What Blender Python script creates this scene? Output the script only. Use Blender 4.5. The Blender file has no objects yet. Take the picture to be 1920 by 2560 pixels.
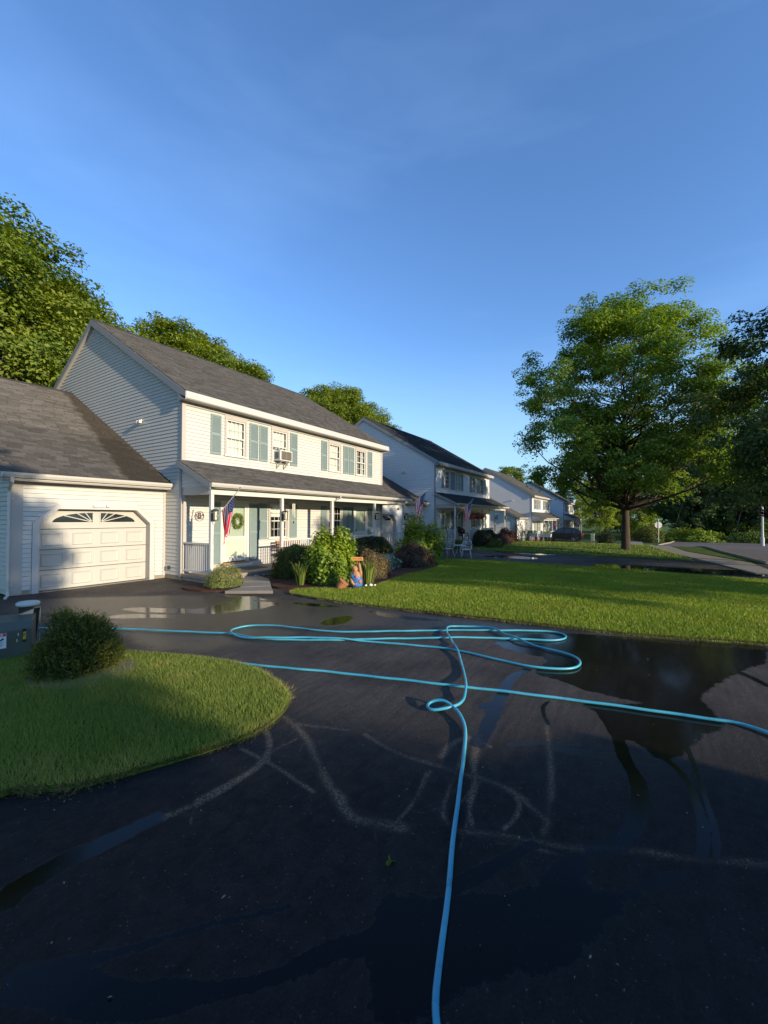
import bpy, bmesh, math, random
import numpy as np
from mathutils import Vector, Matrix, noise as mnoise
from mathutils.geometry import delaunay_2d_cdt

# ---------------------------------------------------------------- camera, sky, sun, exposure
S = bpy.context.scene
COL = S.collection
rad = math.radians
cam_d = bpy.data.cameras.new("camera"); cam = bpy.data.objects.new("camera", cam_d); COL.objects.link(cam)
S.camera = cam
YAW, PITCH, ROLL, FPX = 1.0021059, 0.01335147, 0.00489293, 1026.0
fwd = Vector((math.sin(YAW)*math.cos(PITCH), math.cos(YAW)*math.cos(PITCH), math.sin(PITCH)))
rgt = Vector((math.cos(YAW), -math.sin(YAW), 0)); upv = rgt.cross(fwd)
r2 = rgt*math.cos(ROLL)+upv*math.sin(ROLL); u2 = -rgt*math.sin(ROLL)+upv*math.cos(ROLL)
cam.matrix_world = Matrix(((r2.x, u2.x, -fwd.x, 0), (r2.y, u2.y, -fwd.y, 0), (r2.z, u2.z, -fwd.z, 1.62), (0, 0, 0, 1)))
cam_d.sensor_fit = 'VERTICAL'; cam_d.sensor_height = 32; cam_d.lens = 32*FPX/2560.0
cam_d.clip_start = 0.05; cam_d.clip_end = 3000

SUN_TRAVEL = Vector((0.11, 1.0, -0.232)).normalized()
SUN_EL = math.asin(-SUN_TRAVEL.z)
SUN_AZ = math.atan2(-SUN_TRAVEL.x, -SUN_TRAVEL.y)
W = bpy.data.worlds.new("World"); S.world = W; W.use_nodes = True
nt = W.node_tree; nt.nodes.clear()
out = nt.nodes.new('ShaderNodeOutputWorld'); bg = nt.nodes.new('ShaderNodeBackground'); sky = nt.nodes.new('ShaderNodeTexSky')
sky.sky_type = 'NISHITA'; sky.sun_disc = False; sky.sun_elevation = SUN_EL; sky.sun_rotation = SUN_AZ
sky.altitude = 0; sky.air_density = 1.0; sky.dust_density = 0.35; sky.ozone_density = 2.2
# faint high cirrus: thin streaks, a little paler than the blue
tc = nt.nodes.new('ShaderNodeTexCoord'); mp = nt.nodes.new('ShaderNodeMapping'); mp.inputs['Scale'].default_value = (1.1, 1.1, 5.0); mp.inputs['Rotation'].default_value = (0.12, 0.1, 0.4)
nz = nt.nodes.new('ShaderNodeTexNoise'); nz.inputs['Scale'].default_value = 1.5; nz.inputs['Detail'].default_value = 7; nz.inputs['Roughness'].default_value = 0.5; nz.inputs['Distortion'].default_value = 0.5
rp = nt.nodes.new('ShaderNodeMapRange'); rp.inputs['From Min'].default_value = 0.48; rp.inputs['From Max'].default_value = 0.85; rp.inputs['To Max'].default_value = 0.08
mx = nt.nodes.new('ShaderNodeMix'); mx.data_type = 'RGBA'
nt.links.new(tc.outputs['Generated'], mp.inputs['Vector']); nt.links.new(mp.outputs[0], nz.inputs['Vector'])
nt.links.new(nz.outputs['Fac'], rp.inputs['Value']); nt.links.new(rp.outputs[0], mx.inputs['Factor'])
nt.links.new(sky.outputs[0], mx.inputs[6]); mx.inputs[7].default_value = (5.5, 6.4, 7.6, 1)
# clear deep-blue air, paler toward the horizon all the way round
mul = nt.nodes.new('ShaderNodeMix'); mul.data_type = 'RGBA'; mul.blend_type = 'MULTIPLY'; mul.inputs['Factor'].default_value = 1; mul.inputs[7].default_value = (.78, 1.02, 1.34, 1); nt.links.new(mx.outputs[2], mul.inputs[6])
sxyz = nt.nodes.new('ShaderNodeSeparateXYZ'); nt.links.new(tc.outputs['Generated'], sxyz.inputs[0])
hz = nt.nodes.new('ShaderNodeMapRange'); hz.interpolation_type = 'SMOOTHSTEP'; hz.inputs['From Min'].default_value = .42; hz.inputs['From Max'].default_value = 0.0; hz.inputs['To Max'].default_value = .78; nt.links.new(sxyz.outputs[2], hz.inputs['Value'])
hm = nt.nodes.new('ShaderNodeMix'); hm.data_type = 'RGBA'; nt.links.new(hz.outputs[0], hm.inputs['Factor']); nt.links.new(mul.outputs[2], hm.inputs[6]); hm.inputs[7].default_value = (2.05, 3.25, 4.0, 1)
nt.links.new(hm.outputs[2], bg.inputs['Color']); nt.links.new(bg.outputs[0], out.inputs['Surface'])
bg.inputs['Strength'].default_value = 0.138
sd = bpy.data.lights.new("sun", 'SUN'); sun = bpy.data.objects.new("sun", sd); COL.objects.link(sun)
sd.energy = 4.05; sd.angle = rad(0.53); sd.color = (1.0, 0.85, 0.62)
sun.rotation_euler = SUN_TRAVEL.to_track_quat('-Z', 'Y').to_euler(); sun.location = (0, -60, 30)
S.view_settings.view_transform = 'Standard'; S.view_settings.look = 'None'; S.view_settings.gamma = 1
S.view_settings.use_curve_mapping = False
S.view_settings.exposure = 0.80
S.cycles.max_bounces = 7; S.cycles.diffuse_bounces = 4; S.cycles.transparent_max_bounces = 8

rnd = random.Random(7)
RNG = np.random.default_rng(7)

# ---------------------------------------------------------------- terrain height
def ss(a, b, x):
    t = np.clip((x-a)/(b-a), 0, 1); return t*t*(3-2*t)
def H(X, Y):
    a = ss(1.5, 11., Y); b = ss(7, 20, X)
    return -0.33*(1-(1-a)*(1-b))-0.95*ss(34, 50, X)
def Hf(x, y): return float(H(float(x), float(y)))
BASE = -0.33

# ---------------------------------------------------------------- materials
def srgb(r, g, b):
    f = lambda c: ((c/255+0.055)/1.055)**2.4 if c/255 > 0.04045 else c/255/12.92
    return (f(r), f(g), f(b), 1)
MATS = {}
def mat(name, col, rough=0.6, spec=0.5, var=0.0, vscale=3.0, bump=0.0, bscale=60.0, metal=0.0, attr=None, attr_amt=0.5, trans=0.0, sheen=0.0, coat=0.0, stretch=None, subs=0.0, dirt=0.0, tinted=None, objvar=0.0):
    m = bpy.data.materials.new(name); m.use_nodes = True; MATS[name] = m
    n = m.node_tree; b = n.nodes['Principled BSDF']; L = n.links
    b.inputs['Roughness'].default_value = rough; b.inputs['Specular IOR Level'].default_value = spec; b.inputs['Metallic'].default_value = metal
    b.inputs['Coat Weight'].default_value = coat
    col = tuple(col[:3])+(1,)
    cur = None
    rgb = n.nodes.new('ShaderNodeRGB'); rgb.outputs[0].default_value = col; cur = rgb.outputs[0]
    tcn = n.nodes.new('ShaderNodeTexCoord'); vec = tcn.outputs['Object']
    if stretch:
        mpn = n.nodes.new('ShaderNodeMapping'); mpn.inputs['Scale'].default_value = stretch; L.new(vec, mpn.inputs[0]); vec = mpn.outputs[0]
    def hsv(valsock, lo, hi, cur):
        mr = n.nodes.new('ShaderNodeMapRange'); mr.inputs['To Min'].default_value = lo; mr.inputs['To Max'].default_value = hi; L.new(valsock, mr.inputs['Value'])
        h = n.nodes.new('ShaderNodeHueSaturation'); L.new(mr.outputs[0], h.inputs['Value']); L.new(cur, h.inputs['Color']); return h.outputs[0]
    if var > 0:
        no = n.nodes.new('ShaderNodeTexNoise'); no.inputs['Scale'].default_value = vscale; no.inputs['Detail'].default_value = 6; L.new(vec, no.inputs['Vector'])
        cur = hsv(no.outputs['Fac'], 1-2*var, 1+2*var, cur)
    if objvar > 0:
        oi = n.nodes.new('ShaderNodeObjectInfo'); cur = hsv(oi.outputs['Random'], 1-objvar, 1+objvar, cur)
    if attr:
        at = n.nodes.new('ShaderNodeAttribute'); at.attribute_name = attr
        cur = hsv(at.outputs['Fac'], 1-attr_amt, 1+attr_amt, cur)
        if tinted:
            mxx = n.nodes.new('ShaderNodeMix'); mxx.data_type = 'RGBA'; at2 = n.nodes.new('ShaderNodeAttribute'); at2.attribute_name = 'hue'
            L.new(at2.outputs['Fac'], mxx.inputs['Factor']); L.new(cur, mxx.inputs[6])
            rg = n.nodes.new('ShaderNodeRGB'); rg.outputs[0].default_value = tuple(tinted[:3])+(1,)
            c2 = hsv(at.outputs['Fac'], 1-attr_amt, 1+attr_amt, rg.outputs[0]); L.new(c2, mxx.inputs[7]); cur = mxx.outputs[2]
    if dirt > 0:
        no = n.nodes.new('ShaderNodeTexNoise'); no.inputs['Scale'].default_value = 1.3; no.inputs['Detail'].default_value = 8; no.inputs['Roughness'].default_value = .65
        mpn = n.nodes.new('ShaderNodeMapping'); mpn.inputs['Scale'].default_value = (3, 3, .5); L.new(tcn.outputs['Object'], mpn.inputs[0]); L.new(mpn.outputs[0], no.inputs['Vector'])
        mr = n.nodes.new('ShaderNodeMapRange'); mr.inputs['From Min'].default_value = .5; mr.inputs['From Max'].default_value = .8; mr.inputs['To Max'].default_value = dirt; L.new(no.outputs['Fac'], mr.inputs['Value'])
        mxx = n.nodes.new('ShaderNodeMix'); mxx.data_type = 'RGBA'; L.new(mr.outputs[0], mxx.inputs['Factor']); L.new(cur, mxx.inputs[6]); mxx.inputs[7].default_value = (.25, .22, .17, 1); cur = mxx.outputs[2]
    L.new(cur, b.inputs['Base Color'])
    if bump > 0:
        no = n.nodes.new('ShaderNodeTexNoise'); no.inputs['Scale'].default_value = bscale; no.inputs['Detail'].default_value = 4; L.new(vec, no.inputs['Vector'])
        bp = n.nodes.new('ShaderNodeBump'); bp.inputs['Strength'].default_value = bump; bp.inputs['Distance'].default_value = 0.01; L.new(no.outputs['Fac'], bp.inputs['Height']); L.new(bp.outputs[0], b.inputs['Normal'])
    if trans > 0:
        tr = n.nodes.new('ShaderNodeBsdfTranslucent'); L.new(cur, tr.inputs['Color'])
        g = n.nodes.new('ShaderNodeHueSaturation'); g.inputs['Saturation'].default_value = 1.15; g.inputs['Value'].default_value = 1.25; L.new(cur, g.inputs['Color']); L.new(g.outputs[0], tr.inputs['Color'])
        ms = n.nodes.new('ShaderNodeMixShader'); ms.inputs[0].default_value = trans
        L.new(b.outputs[0], ms.inputs[1]); L.new(tr.outputs[0], ms.inputs[2]); L.new(ms.outputs[0], n.nodes['Material Output'].inputs[0])
    return m

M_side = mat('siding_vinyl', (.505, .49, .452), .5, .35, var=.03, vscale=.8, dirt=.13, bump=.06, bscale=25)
M_side2 = mat('siding_vinyl_shade_lift', (.64, .64, .63), .5, .35, var=.03, vscale=.8, dirt=.06)  # same vinyl, made paler to lighten the shaded second house by colour
M_trim = mat('trim_paint', (.40, .37, .335), .5, .35, var=.03, vscale=2, dirt=.05)
M_rake = mat('rake_paint', (.25, .255, .26), .5, .35, var=.03, vscale=2)
M_case = mat('casing_paint', (.47, .45, .425), .5, .35, var=.03, vscale=2)
M_white = mat('white_paint', (.565, .545, .505), .4, .5, var=.02, vscale=4)
M_gutter = mat('gutter_metal', (.50, .475, .43), .35, .5, var=.04, vscale=3, dirt=.15)
M_shut = mat('shutter_paint', (.20, .255, .25), .5, .35, var=.05, vscale=5)
M_roof = mat('roof_shingle', (.066, .062, .059), .9, .2, var=.05, vscale=1.5, bump=.5, bscale=220, attr='tint', attr_amt=.26)
M_roof_g = mat('roof_shingle_garage', (.096, .087, .077), .9, .2, var=.08, vscale=1.1, bump=.5, bscale=220, attr='tint', attr_amt=.24)
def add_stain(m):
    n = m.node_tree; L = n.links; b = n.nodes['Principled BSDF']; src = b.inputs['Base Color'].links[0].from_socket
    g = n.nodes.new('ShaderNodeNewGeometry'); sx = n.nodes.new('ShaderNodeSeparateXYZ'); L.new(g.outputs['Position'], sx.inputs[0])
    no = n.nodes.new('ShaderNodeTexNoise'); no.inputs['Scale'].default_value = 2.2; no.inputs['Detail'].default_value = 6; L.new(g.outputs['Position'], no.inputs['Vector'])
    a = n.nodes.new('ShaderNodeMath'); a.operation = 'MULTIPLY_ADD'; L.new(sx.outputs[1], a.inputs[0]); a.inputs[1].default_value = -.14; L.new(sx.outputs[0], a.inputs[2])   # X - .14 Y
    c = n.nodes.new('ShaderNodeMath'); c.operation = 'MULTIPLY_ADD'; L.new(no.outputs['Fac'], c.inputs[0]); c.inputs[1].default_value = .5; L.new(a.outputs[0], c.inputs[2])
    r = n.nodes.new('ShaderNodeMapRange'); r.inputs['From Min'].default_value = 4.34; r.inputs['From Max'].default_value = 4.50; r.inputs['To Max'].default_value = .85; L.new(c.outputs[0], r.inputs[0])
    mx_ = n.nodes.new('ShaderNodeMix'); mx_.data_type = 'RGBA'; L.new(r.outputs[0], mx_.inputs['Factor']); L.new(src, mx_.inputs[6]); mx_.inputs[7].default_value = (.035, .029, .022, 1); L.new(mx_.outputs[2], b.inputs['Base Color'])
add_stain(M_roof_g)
M_roof_d = mat('roof_shingle_dark', (.022, .023, .026), .85, .3, var=.14, vscale=.7, bump=.4, bscale=200, attr='tint', attr_amt=.3, stretch=(1, .3, .3))
M_found = mat('foundation_concrete', (.27, .235, .18), .9, .2, var=.12, vscale=4, bump=.4, bscale=40)
M_gdoor = mat('garage_door_paint', (.43, .41, .365), .42, .4, var=.02, vscale=2, dirt=.04)
M_door = mat('door_paint', (.46, .50, .40), .4, .4, var=.02)
M_dark = mat('dark_interior', (.012, .012, .014), .8)
M_curt = mat('curtain_cloth', (.78, .76, .70), .9, .1, var=.05, vscale=6)
M_black = mat('black_metal', (.015, .015, .016), .4, .5)
M_glassg = mat('lantern_glass', (.55, .5, .38), .15, .5)
M_green = mat('cabinet_green', (.082, .092, .070), .5, .4, var=.08, vscale=5, dirt=.12)
M_pale = mat('pedestal_paint', (.28, .31, .26), .5, .4, var=.06, vscale=8, dirt=.2)
M_cap = mat('pedestal_cap_paint', (.5, .53, .50), .4, .5, var=.04, vscale=8)
M_stk = mat('sticker_white', (.75, .76, .78), .5)
M_red = mat('print_red', (.55, .05, .035), .5)
M_yel = mat('print_yellow', (.75, .62, .05), .5)
M_conc = mat('walk_concrete', (.25, .215, .17), .85, .3, var=.12, vscale=2.5, bump=.35, bscale=90)
M_deck = mat('deck_concrete', (.28, .22, .165), .8, .3, var=.14, vscale=3, bump=.2, bscale=60)
M_mulch = mat('bark_mulch', (.075, .038, .026), .95, .1, var=.3, vscale=25, bump=1, bscale=50)
M_soil = mat('bare_soil', (.25, .175, .095), .95, .1, var=.2, vscale=12, bump=1, bscale=60)
M_bark = mat('tree_bark', (.065, .05, .038), .95, .1, var=.2, vscale=6, bump=1.0, bscale=14, stretch=(1, 1, .25))
M_barkl = mat('pale_bark', (.20, .18, .14), .95, .1, var=.2, vscale=6)
def leafmat(n, c, h, amt=.4, tr=.32, rough=.55): return mat(n, c, rough, .25, attr='tint', attr_amt=amt, tinted=h, trans=tr)
M_leaf_hero = leafmat('leaf_ash', (.135, .22, .034), (.23, .295, .04), .4, .42)
M_leaf_back = leafmat('leaf_maple', (.135, .205, .030), (.235, .26, .036), .4, .42)
M_leaf_dark = leafmat('leaf_dark', (.060, .105, .030), (.11, .145, .035), .5, .2)
M_leaf_wood = leafmat('leaf_wood', (.10, .155, .032), (.20, .24, .038), .5, .25)
M_leaf_lime = leafmat('leaf_lime', (.15, .23, .02), (.24, .27, .03))
M_leaf_shrub = leafmat('leaf_viburnum', (.135, .215, .018), (.24, .30, .026), .4, .25, .45)
M_leaf_yew = leafmat('leaf_yew', (.045, .068, .014), (.16, .17, .025), .5, .2)
M_leaf_yewd = leafmat('leaf_yew_dark', (.020, .032, .010), (.045, .055, .014), .5, .15)
M_leaf_spir = leafmat('leaf_spirea', (.17, .215, .06), (.26, .25, .07), .35, .2)
M_leaf_tan = leafmat('leaf_bronze', (.14, .105, .045), (.21, .15, .065), .4, .2)
M_leaf_brn = leafmat('leaf_russet', (.065, .052, .035), (.09, .055, .035), .4, .15)
M_leaf_hosta = leafmat('leaf_hosta', (.14, .20, .15), (.34, .40, .30), .35, .2)
M_leaf_red = leafmat('leaf_azalea', (.05, .045, .03), (.11, .025, .03), .4, .15)
M_blade = leafmat('leaf_daylily', (.10, .15, .03), (.17, .20, .04), .35, .25)
M_petal = mat('petal_red', (.5, .02, .03), .6)
M_woodor = mat('wood_orange', (.52, .24, .07), .55, .3, var=.12, vscale=14)
M_woodbr = mat('wood_carved', (.38, .20, .10), .6, .3, var=.2, vscale=22, bump=.8, bscale=40)
M_wooddk = mat('wood_dark', (.05, .028, .018), .6, .3)
M_denim = mat('paint_blue', (.03, .14, .36), .5, .4, var=.2, vscale=18)
M_patch = mat('paint_orange', (.75, .14, .05), .5)
M_patchr = mat('paint_pink', (.45, .10, .14), .5)
M_stone = mat('stone_white', (.72, .70, .64), .8, var=.05)
M_stoneg = mat('stone_grey', (.28, .26, .23), .9, var=.2, vscale=10)
M_benchw = mat('bench_slat_wood', (.42, .17, .07), .5, .4, var=.1, vscale=20)
M_iron = mat('wrought_iron_white', (.50, .50, .48), .45, .4, var=.04)
M_carp = mat('car_paint', (.010, .012, .016), .3, .4, coat=.3)
M_tyre = mat('tyre_rubber', (.012, .012, .012), .8)
M_rim = mat('wheel_rim', (.35, .35, .36), .3, metal=.7)
M_carg = mat('car_glass', (.015, .02, .022), .05, .8)
M_sheet = mat('sign_back_metal', (.6, .6, .6), .4, metal=.2)
M_sgreen = mat('street_sign_green', (.02, .16, .10), .5)
M_pole = mat('galvanised_pole', (.42, .42, .40), .45, metal=.3)
M_ac = mat('ac_plastic', (.62, .60, .56), .45)
M_acg = mat('ac_grille', (.26, .23, .17), .6)
M_blue = mat('planter_white_blue', (.42, .48, .56), .5)
M_lampgl = mat('lamp_lens', (.5, .5, .48), .2)
M_chime = mat('chime_tube', (.6, .55, .42), .35)
M_fred = mat('flag_red', (.72, .022, .04), .75, .15, trans=.4)
M_fwhite = mat('flag_white', (.88, .84, .80), .75, .15, trans=.4)
M_fblue = mat('flag_blue', (.022, .035, .14), .75, .15, trans=.25)

def m_hose():
    m = mat('hose_blue', (.035, .34, .62), .38, .45); n = m.node_tree; L = n.links; b = n.nodes['Principled BSDF']
    g = n.nodes.new('ShaderNodeNewGeometry'); no = n.nodes.new('ShaderNodeTexNoise'); no.inputs['Scale'].default_value = 2.2; no.inputs['Detail'].default_value = 8
    L.new(g.outputs['Position'], no.inputs['Vector']); cr = n.nodes.new('ShaderNodeValToRGB')
    cr.color_ramp.elements[0].position = .35; cr.color_ramp.elements[0].color = (.035, .27, .40, 1); cr.color_ramp.elements[1].position = .7; cr.color_ramp.elements[1].color = (.085, .40, .50, 1)
    L.new(no.outputs['Fac'], cr.inputs[0]); n2_ = n.nodes.new('ShaderNodeTexNoise'); n2_.inputs['Scale'].default_value = 14; n2_.inputs['Detail'].default_value = 8; n2_.inputs['Roughness'].default_value = .7; L.new(g.outputs['Position'], n2_.inputs['Vector']); mr = n.nodes.new('ShaderNodeMapRange'); mr.inputs['From Min'].default_value = .56; mr.inputs['From Max'].default_value = .72; mr.inputs['To Max'].default_value = .55; L.new(n2_.outputs['Fac'], mr.inputs[0]); mm = n.nodes.new('ShaderNodeMix'); mm.data_type = 'RGBA'; L.new(mr.outputs[0], mm.inputs['Factor']); L.new(cr.outputs[0], mm.inputs[6]); mm.inputs[7].default_value = (.06, .09, .09, 1); L.new(mm.outputs[2], b.inputs['Base Color']); return m
M_hose = m_hose()

def m_pane():
    m = bpy.data.materials.new('window_pane'); m.use_nodes = True; n = m.node_tree; L = n.links; n.nodes.clear()
    o = n.nodes.new('ShaderNodeOutputMaterial'); t = n.nodes.new('ShaderNodeBsdfTransparent'); t.inputs[0].default_value = (.93, .95, .94, 1)
    g = n.nodes.new('ShaderNodeBsdfGlossy'); g.inputs['Roughness'].default_value = .03; f = n.nodes.new('ShaderNodeFresnel'); f.inputs['IOR'].default_value = 1.7
    ms = n.nodes.new('ShaderNodeMixShader'); gg = n.nodes.new('ShaderNodeNewGeometry'); iv = n.nodes.new('ShaderNodeMath'); iv.operation = 'SUBTRACT'; iv.inputs[0].default_value = 1; L.new(gg.outputs['Backfacing'], iv.inputs[1]); ml = n.nodes.new('ShaderNodeMath'); ml.operation = 'MULTIPLY'; L.new(f.outputs[0], ml.inputs[0]); L.new(iv.outputs[0], ml.inputs[1]); L.new(ml.outputs[0], ms.inputs[0]); L.new(t.outputs[0], ms.inputs[1]); L.new(g.outputs[0], ms.inputs[2]); L.new(ms.outputs[0], o.inputs[0]); return m
M_pane = m_pane()

def m_asphalt(name, near):
    """sealed asphalt; 'wet' 'silt' 'damp' vertex values say where water, grit and drying patches lie"""
    m = bpy.data.materials.new(name); m.use_nodes = True; n = m.node_tree; L = n.links; b = n.nodes['Principled BSDF']
    tcn = n.nodes.new('ShaderNodeNewGeometry'); P = tcn.outputs['Position']
    def noise(s, d=4, r=.5, dist=0):
        x = n.nodes.new('ShaderNodeTexNoise'); x.inputs['Scale'].default_value = s; x.inputs['Detail'].default_value = d; x.inputs['Roughness'].default_value = r; x.inputs['Distortion'].default_value = dist; L.new(P, x.inputs['Vector']); return x.outputs['Fac']
    def math_(op, a, c=None, v=None, clamp=False):
        x = n.nodes.new('ShaderNodeMath'); x.operation = op; x.use_clamp = clamp
        L.new(a, x.inputs[0]) if not isinstance(a, float) else setattr(x.inputs[0], 'default_value', a)
        if c is not None: L.new(c, x.inputs[1])
        if v is not None: x.inputs[1].default_value = v
        return x.outputs[0]
    def rng(v, a, c, t0=0., t1=1., smooth=True):
        x = n.nodes.new('ShaderNodeMapRange'); x.interpolation_type = 'SMOOTHSTEP' if smooth else 'LINEAR'
        for k, q in (('From Min', a), ('From Max', c), ('To Min', t0), ('To Max', t1)): x.inputs[k].default_value = q
        L.new(v, x.inputs['Value']); return x.outputs[0]
    def mixc(f, a, c):
        x = n.nodes.new('ShaderNodeMix'); x.data_type = 'RGBA'; L.new(f, x.inputs['Factor'])
        L.new(a, x.inputs[6]) if not isinstance(a, tuple) else setattr(x.inputs[6], 'default_value', a)
        L.new(c, x.inputs[7]) if not isinstance(c, tuple) else setattr(x.inputs[7], 'default_value', c)
        return x.outputs[2]
    def at_(nm):
        a = n.nodes.new('ShaderNodeAttribute'); a.attribute_name = nm; return a.outputs['Fac']
    vor = n.nodes.new('ShaderNodeTexVoronoi'); vor.inputs['Scale'].default_value = 170; L.new(P, vor.inputs['Vector'])
    agg = vor.outputs['Color']; sep = n.nodes.new('ShaderNodeSeparateColor'); L.new(agg, sep.inputs[0])
    speck = rng(sep.outputs[0], .3, 1., .72, 1.4, False)
    n1 = noise(1.1, 6, .6); n2 = noise(9, 6, .7, .5); n3 = noise(40, 5, .75)
    base = mixc(rng(n1, .3, .7), (.040, .0325, .0275, 1), (.078, .064, .053, 1))
    mpb = n.nodes.new('ShaderNodeMapping'); mpb.inputs['Scale'].default_value = (.7, 7, 1); mpb.inputs['Rotation'].default_value = (0, 0, .35); L.new(P, mpb.inputs[0]); nb = n.nodes.new('ShaderNodeTexNoise'); nb.inputs['Scale'].default_value = 2.6; nb.inputs['Detail'].default_value = 7; nb.inputs['Roughness'].default_value = .65; L.new(mpb.outputs[0], nb.inputs['Vector'])
    brush = rng(nb.outputs['Fac'], .3, .7, .72, 1.32, False)
    near_shade = rng(math_('ADD', at_('near_shade'), math_('MULTIPLY', n1, v=.3)), .35, .85); base = mixc(near_shade, base, (.0105, .0090, .0085, 1))  # foreground shade painted in: base colour darkens toward the camera
    # tiny pale stones
    st = rng(sep.outputs[1], .988, 1., 0, .7); base = mixc(st, base, (.10, .085, .07, 1))
    hs = n.nodes.new('ShaderNodeHueSaturation'); L.new(base, hs.inputs['Color']); L.new(math_('MULTIPLY', speck, brush), hs.inputs['Value']); base = hs.outputs[0]
    def at(nm):
        a = n.nodes.new('ShaderNodeAttribute'); a.attribute_name = nm; return a.outputs['Fac']
    jig = math_('SUBTRACT', math_('ADD', math_('MULTIPLY', n2, v=.6), math_('MULTIPLY', n3, v=.4)), v=.5)
    n4 = noise(3.1, 5, .6); sv = math_('MULTIPLY', at('silt'), rng(n4, .3, .65, .62, 1.15)); grain = noise(75, 3, .8); silt = math_('MULTIPLY', rng(math_('ADD', sv, math_('MULTIPLY', jig, v=.9)), .18, .80), rng(grain, .40, .60, .12, 1.))
    siltc = math_('MULTIPLY', silt, rng(at('silt'), .1, .8, .4, .95))
    base = mixc(siltc, base, (.21, .145, .092, 1))
    wet = math_('ADD', at('wet'), math_('MULTIPLY', math_('ADD', jig, math_('MULTIPLY', math_('SUBTRACT', n4, v=.5), v=.7)), v=.75)); wet = rng(wet, .44, .56)
    damp = math_('ADD', at('damp'), math_('MULTIPLY', jig, v=.8)); damp = rng(damp, .35, .65)
    base = mixc(math_('MULTIPLY', damp, v=.55), base, (.008, .008, .008, 1))
    base = mixc(math_('MULTIPLY', wet, v=.82), base, (.003, .003, .003, 1))
    L.new(base, b.inputs['Base Color'])
    r0 = rng(n2, .3, .7, .62, .85)
    def mixf(f, a, bb):
        x = n.nodes.new('ShaderNodeMix'); L.new(f, x.inputs[0]); L.new(a, x.inputs[2]) if not isinstance(a, float) else setattr(x.inputs[2], 'default_value', a)
        x.inputs[3].default_value = bb; return x.outputs[0]
    ro = mixf(damp, r0, .34); ro = mixf(wet, ro, .07); L.new(ro, b.inputs['Roughness'])
    L.new(mixf(wet, .22, .13), b.inputs['Specular IOR Level'])
    hgt = math_('ADD', math_('MULTIPLY', sep.outputs[0], v=.6), math_('MULTIPLY', n3, v=.6))
    bp = n.nodes.new('ShaderNodeBump'); bp.inputs['Distance'].default_value = .006
    stg = mixf(wet, .75, .03); L.new(stg, bp.inputs['Strength']); L.new(hgt, bp.inputs['Height']); L.new(bp.outputs[0], b.inputs['Normal'])
    return m
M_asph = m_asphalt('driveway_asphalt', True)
M_road = mat('road_asphalt', (.135, .115, .105), .85, .3, var=.08, vscale=.8, bump=.3, bscale=80)

def m_ground(name, c1, c2, c3, sc=1.0, stripes=0.0):
    m = bpy.data.materials.new(name); m.use_nodes = True; n = m.node_tree; L = n.links; b = n.nodes['Principled BSDF']; b.inputs['Roughness'].default_value = .9; b.inputs['Specular IOR Level'].default_value = .15
    g = n.nodes.new('ShaderNodeNewGeometry')
    def noise(s, d):
        x = n.nodes.new('ShaderNodeTexNoise'); x.inputs['Scale'].default_value = s; x.inputs['Detail'].default_value = d; L.new(g.outputs['Position'], x.inputs['Vector']); return x.outputs['Fac']
    a = noise(.45*sc, 5); f = noise(55, 5)
    cr = n.nodes.new('ShaderNodeValToRGB'); cr.color_ramp.elements[0].position = .32; cr.color_ramp.elements[0].color = c1+(1,); cr.color_ramp.elements[1].position = .68; cr.color_ramp.elements[1].color = c2+(1,)
    L.new(a, cr.inputs[0]); mr = n.nodes.new('ShaderNodeMapRange'); mr.inputs['From Min'].default_value = .3; mr.inputs['From Max'].default_value = .7; mr.inputs['To Min'].default_value = .45; mr.inputs['To Max'].default_value = 1.4; L.new(f, mr.inputs[0])
    h = n.nodes.new('ShaderNodeHueSaturation'); L.new(cr.outputs[0], h.inputs['Color']); L.new(mr.outputs[0], h.inputs['Value']); cur = h.outputs[0]
    p = noise(2.2, 6); m2 = n.nodes.new('ShaderNodeMapRange'); m2.inputs['From Min'].default_value = .6; m2.inputs['From Max'].default_value = .75; m2.inputs['To Max'].default_value = .6; L.new(p, m2.inputs[0])
    mx_ = n.nodes.new('ShaderNodeMix'); mx_.data_type = 'RGBA'; L.new(m2.outputs[0], mx_.inputs['Factor']); L.new(cur, mx_.inputs[6]); mx_.inputs[7].default_value = c3+(1,)
    L.new(mx_.outputs[2], b.inputs['Base Color'])
    bp = n.nodes.new('ShaderNodeBump'); bp.inputs['Strength'].default_value = 1; bp.inputs['Distance'].default_value = .03; L.new(f, bp.inputs['Height']); L.new(bp.outputs[0], b.inputs['Normal']); return m
M_lawn = m_ground('lawn_turf', (.06, .10, .013), (.10, .145, .02), (.11, .10, .04))
M_grassb = leafmat('grass_blades', (.18, .265, .028), (.30, .32, .052), .35, .35)
M_grassd = leafmat('grass_blades_shade_lawn', (.185, .265, .048), (.34, .33, .09), .35, .35)

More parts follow.
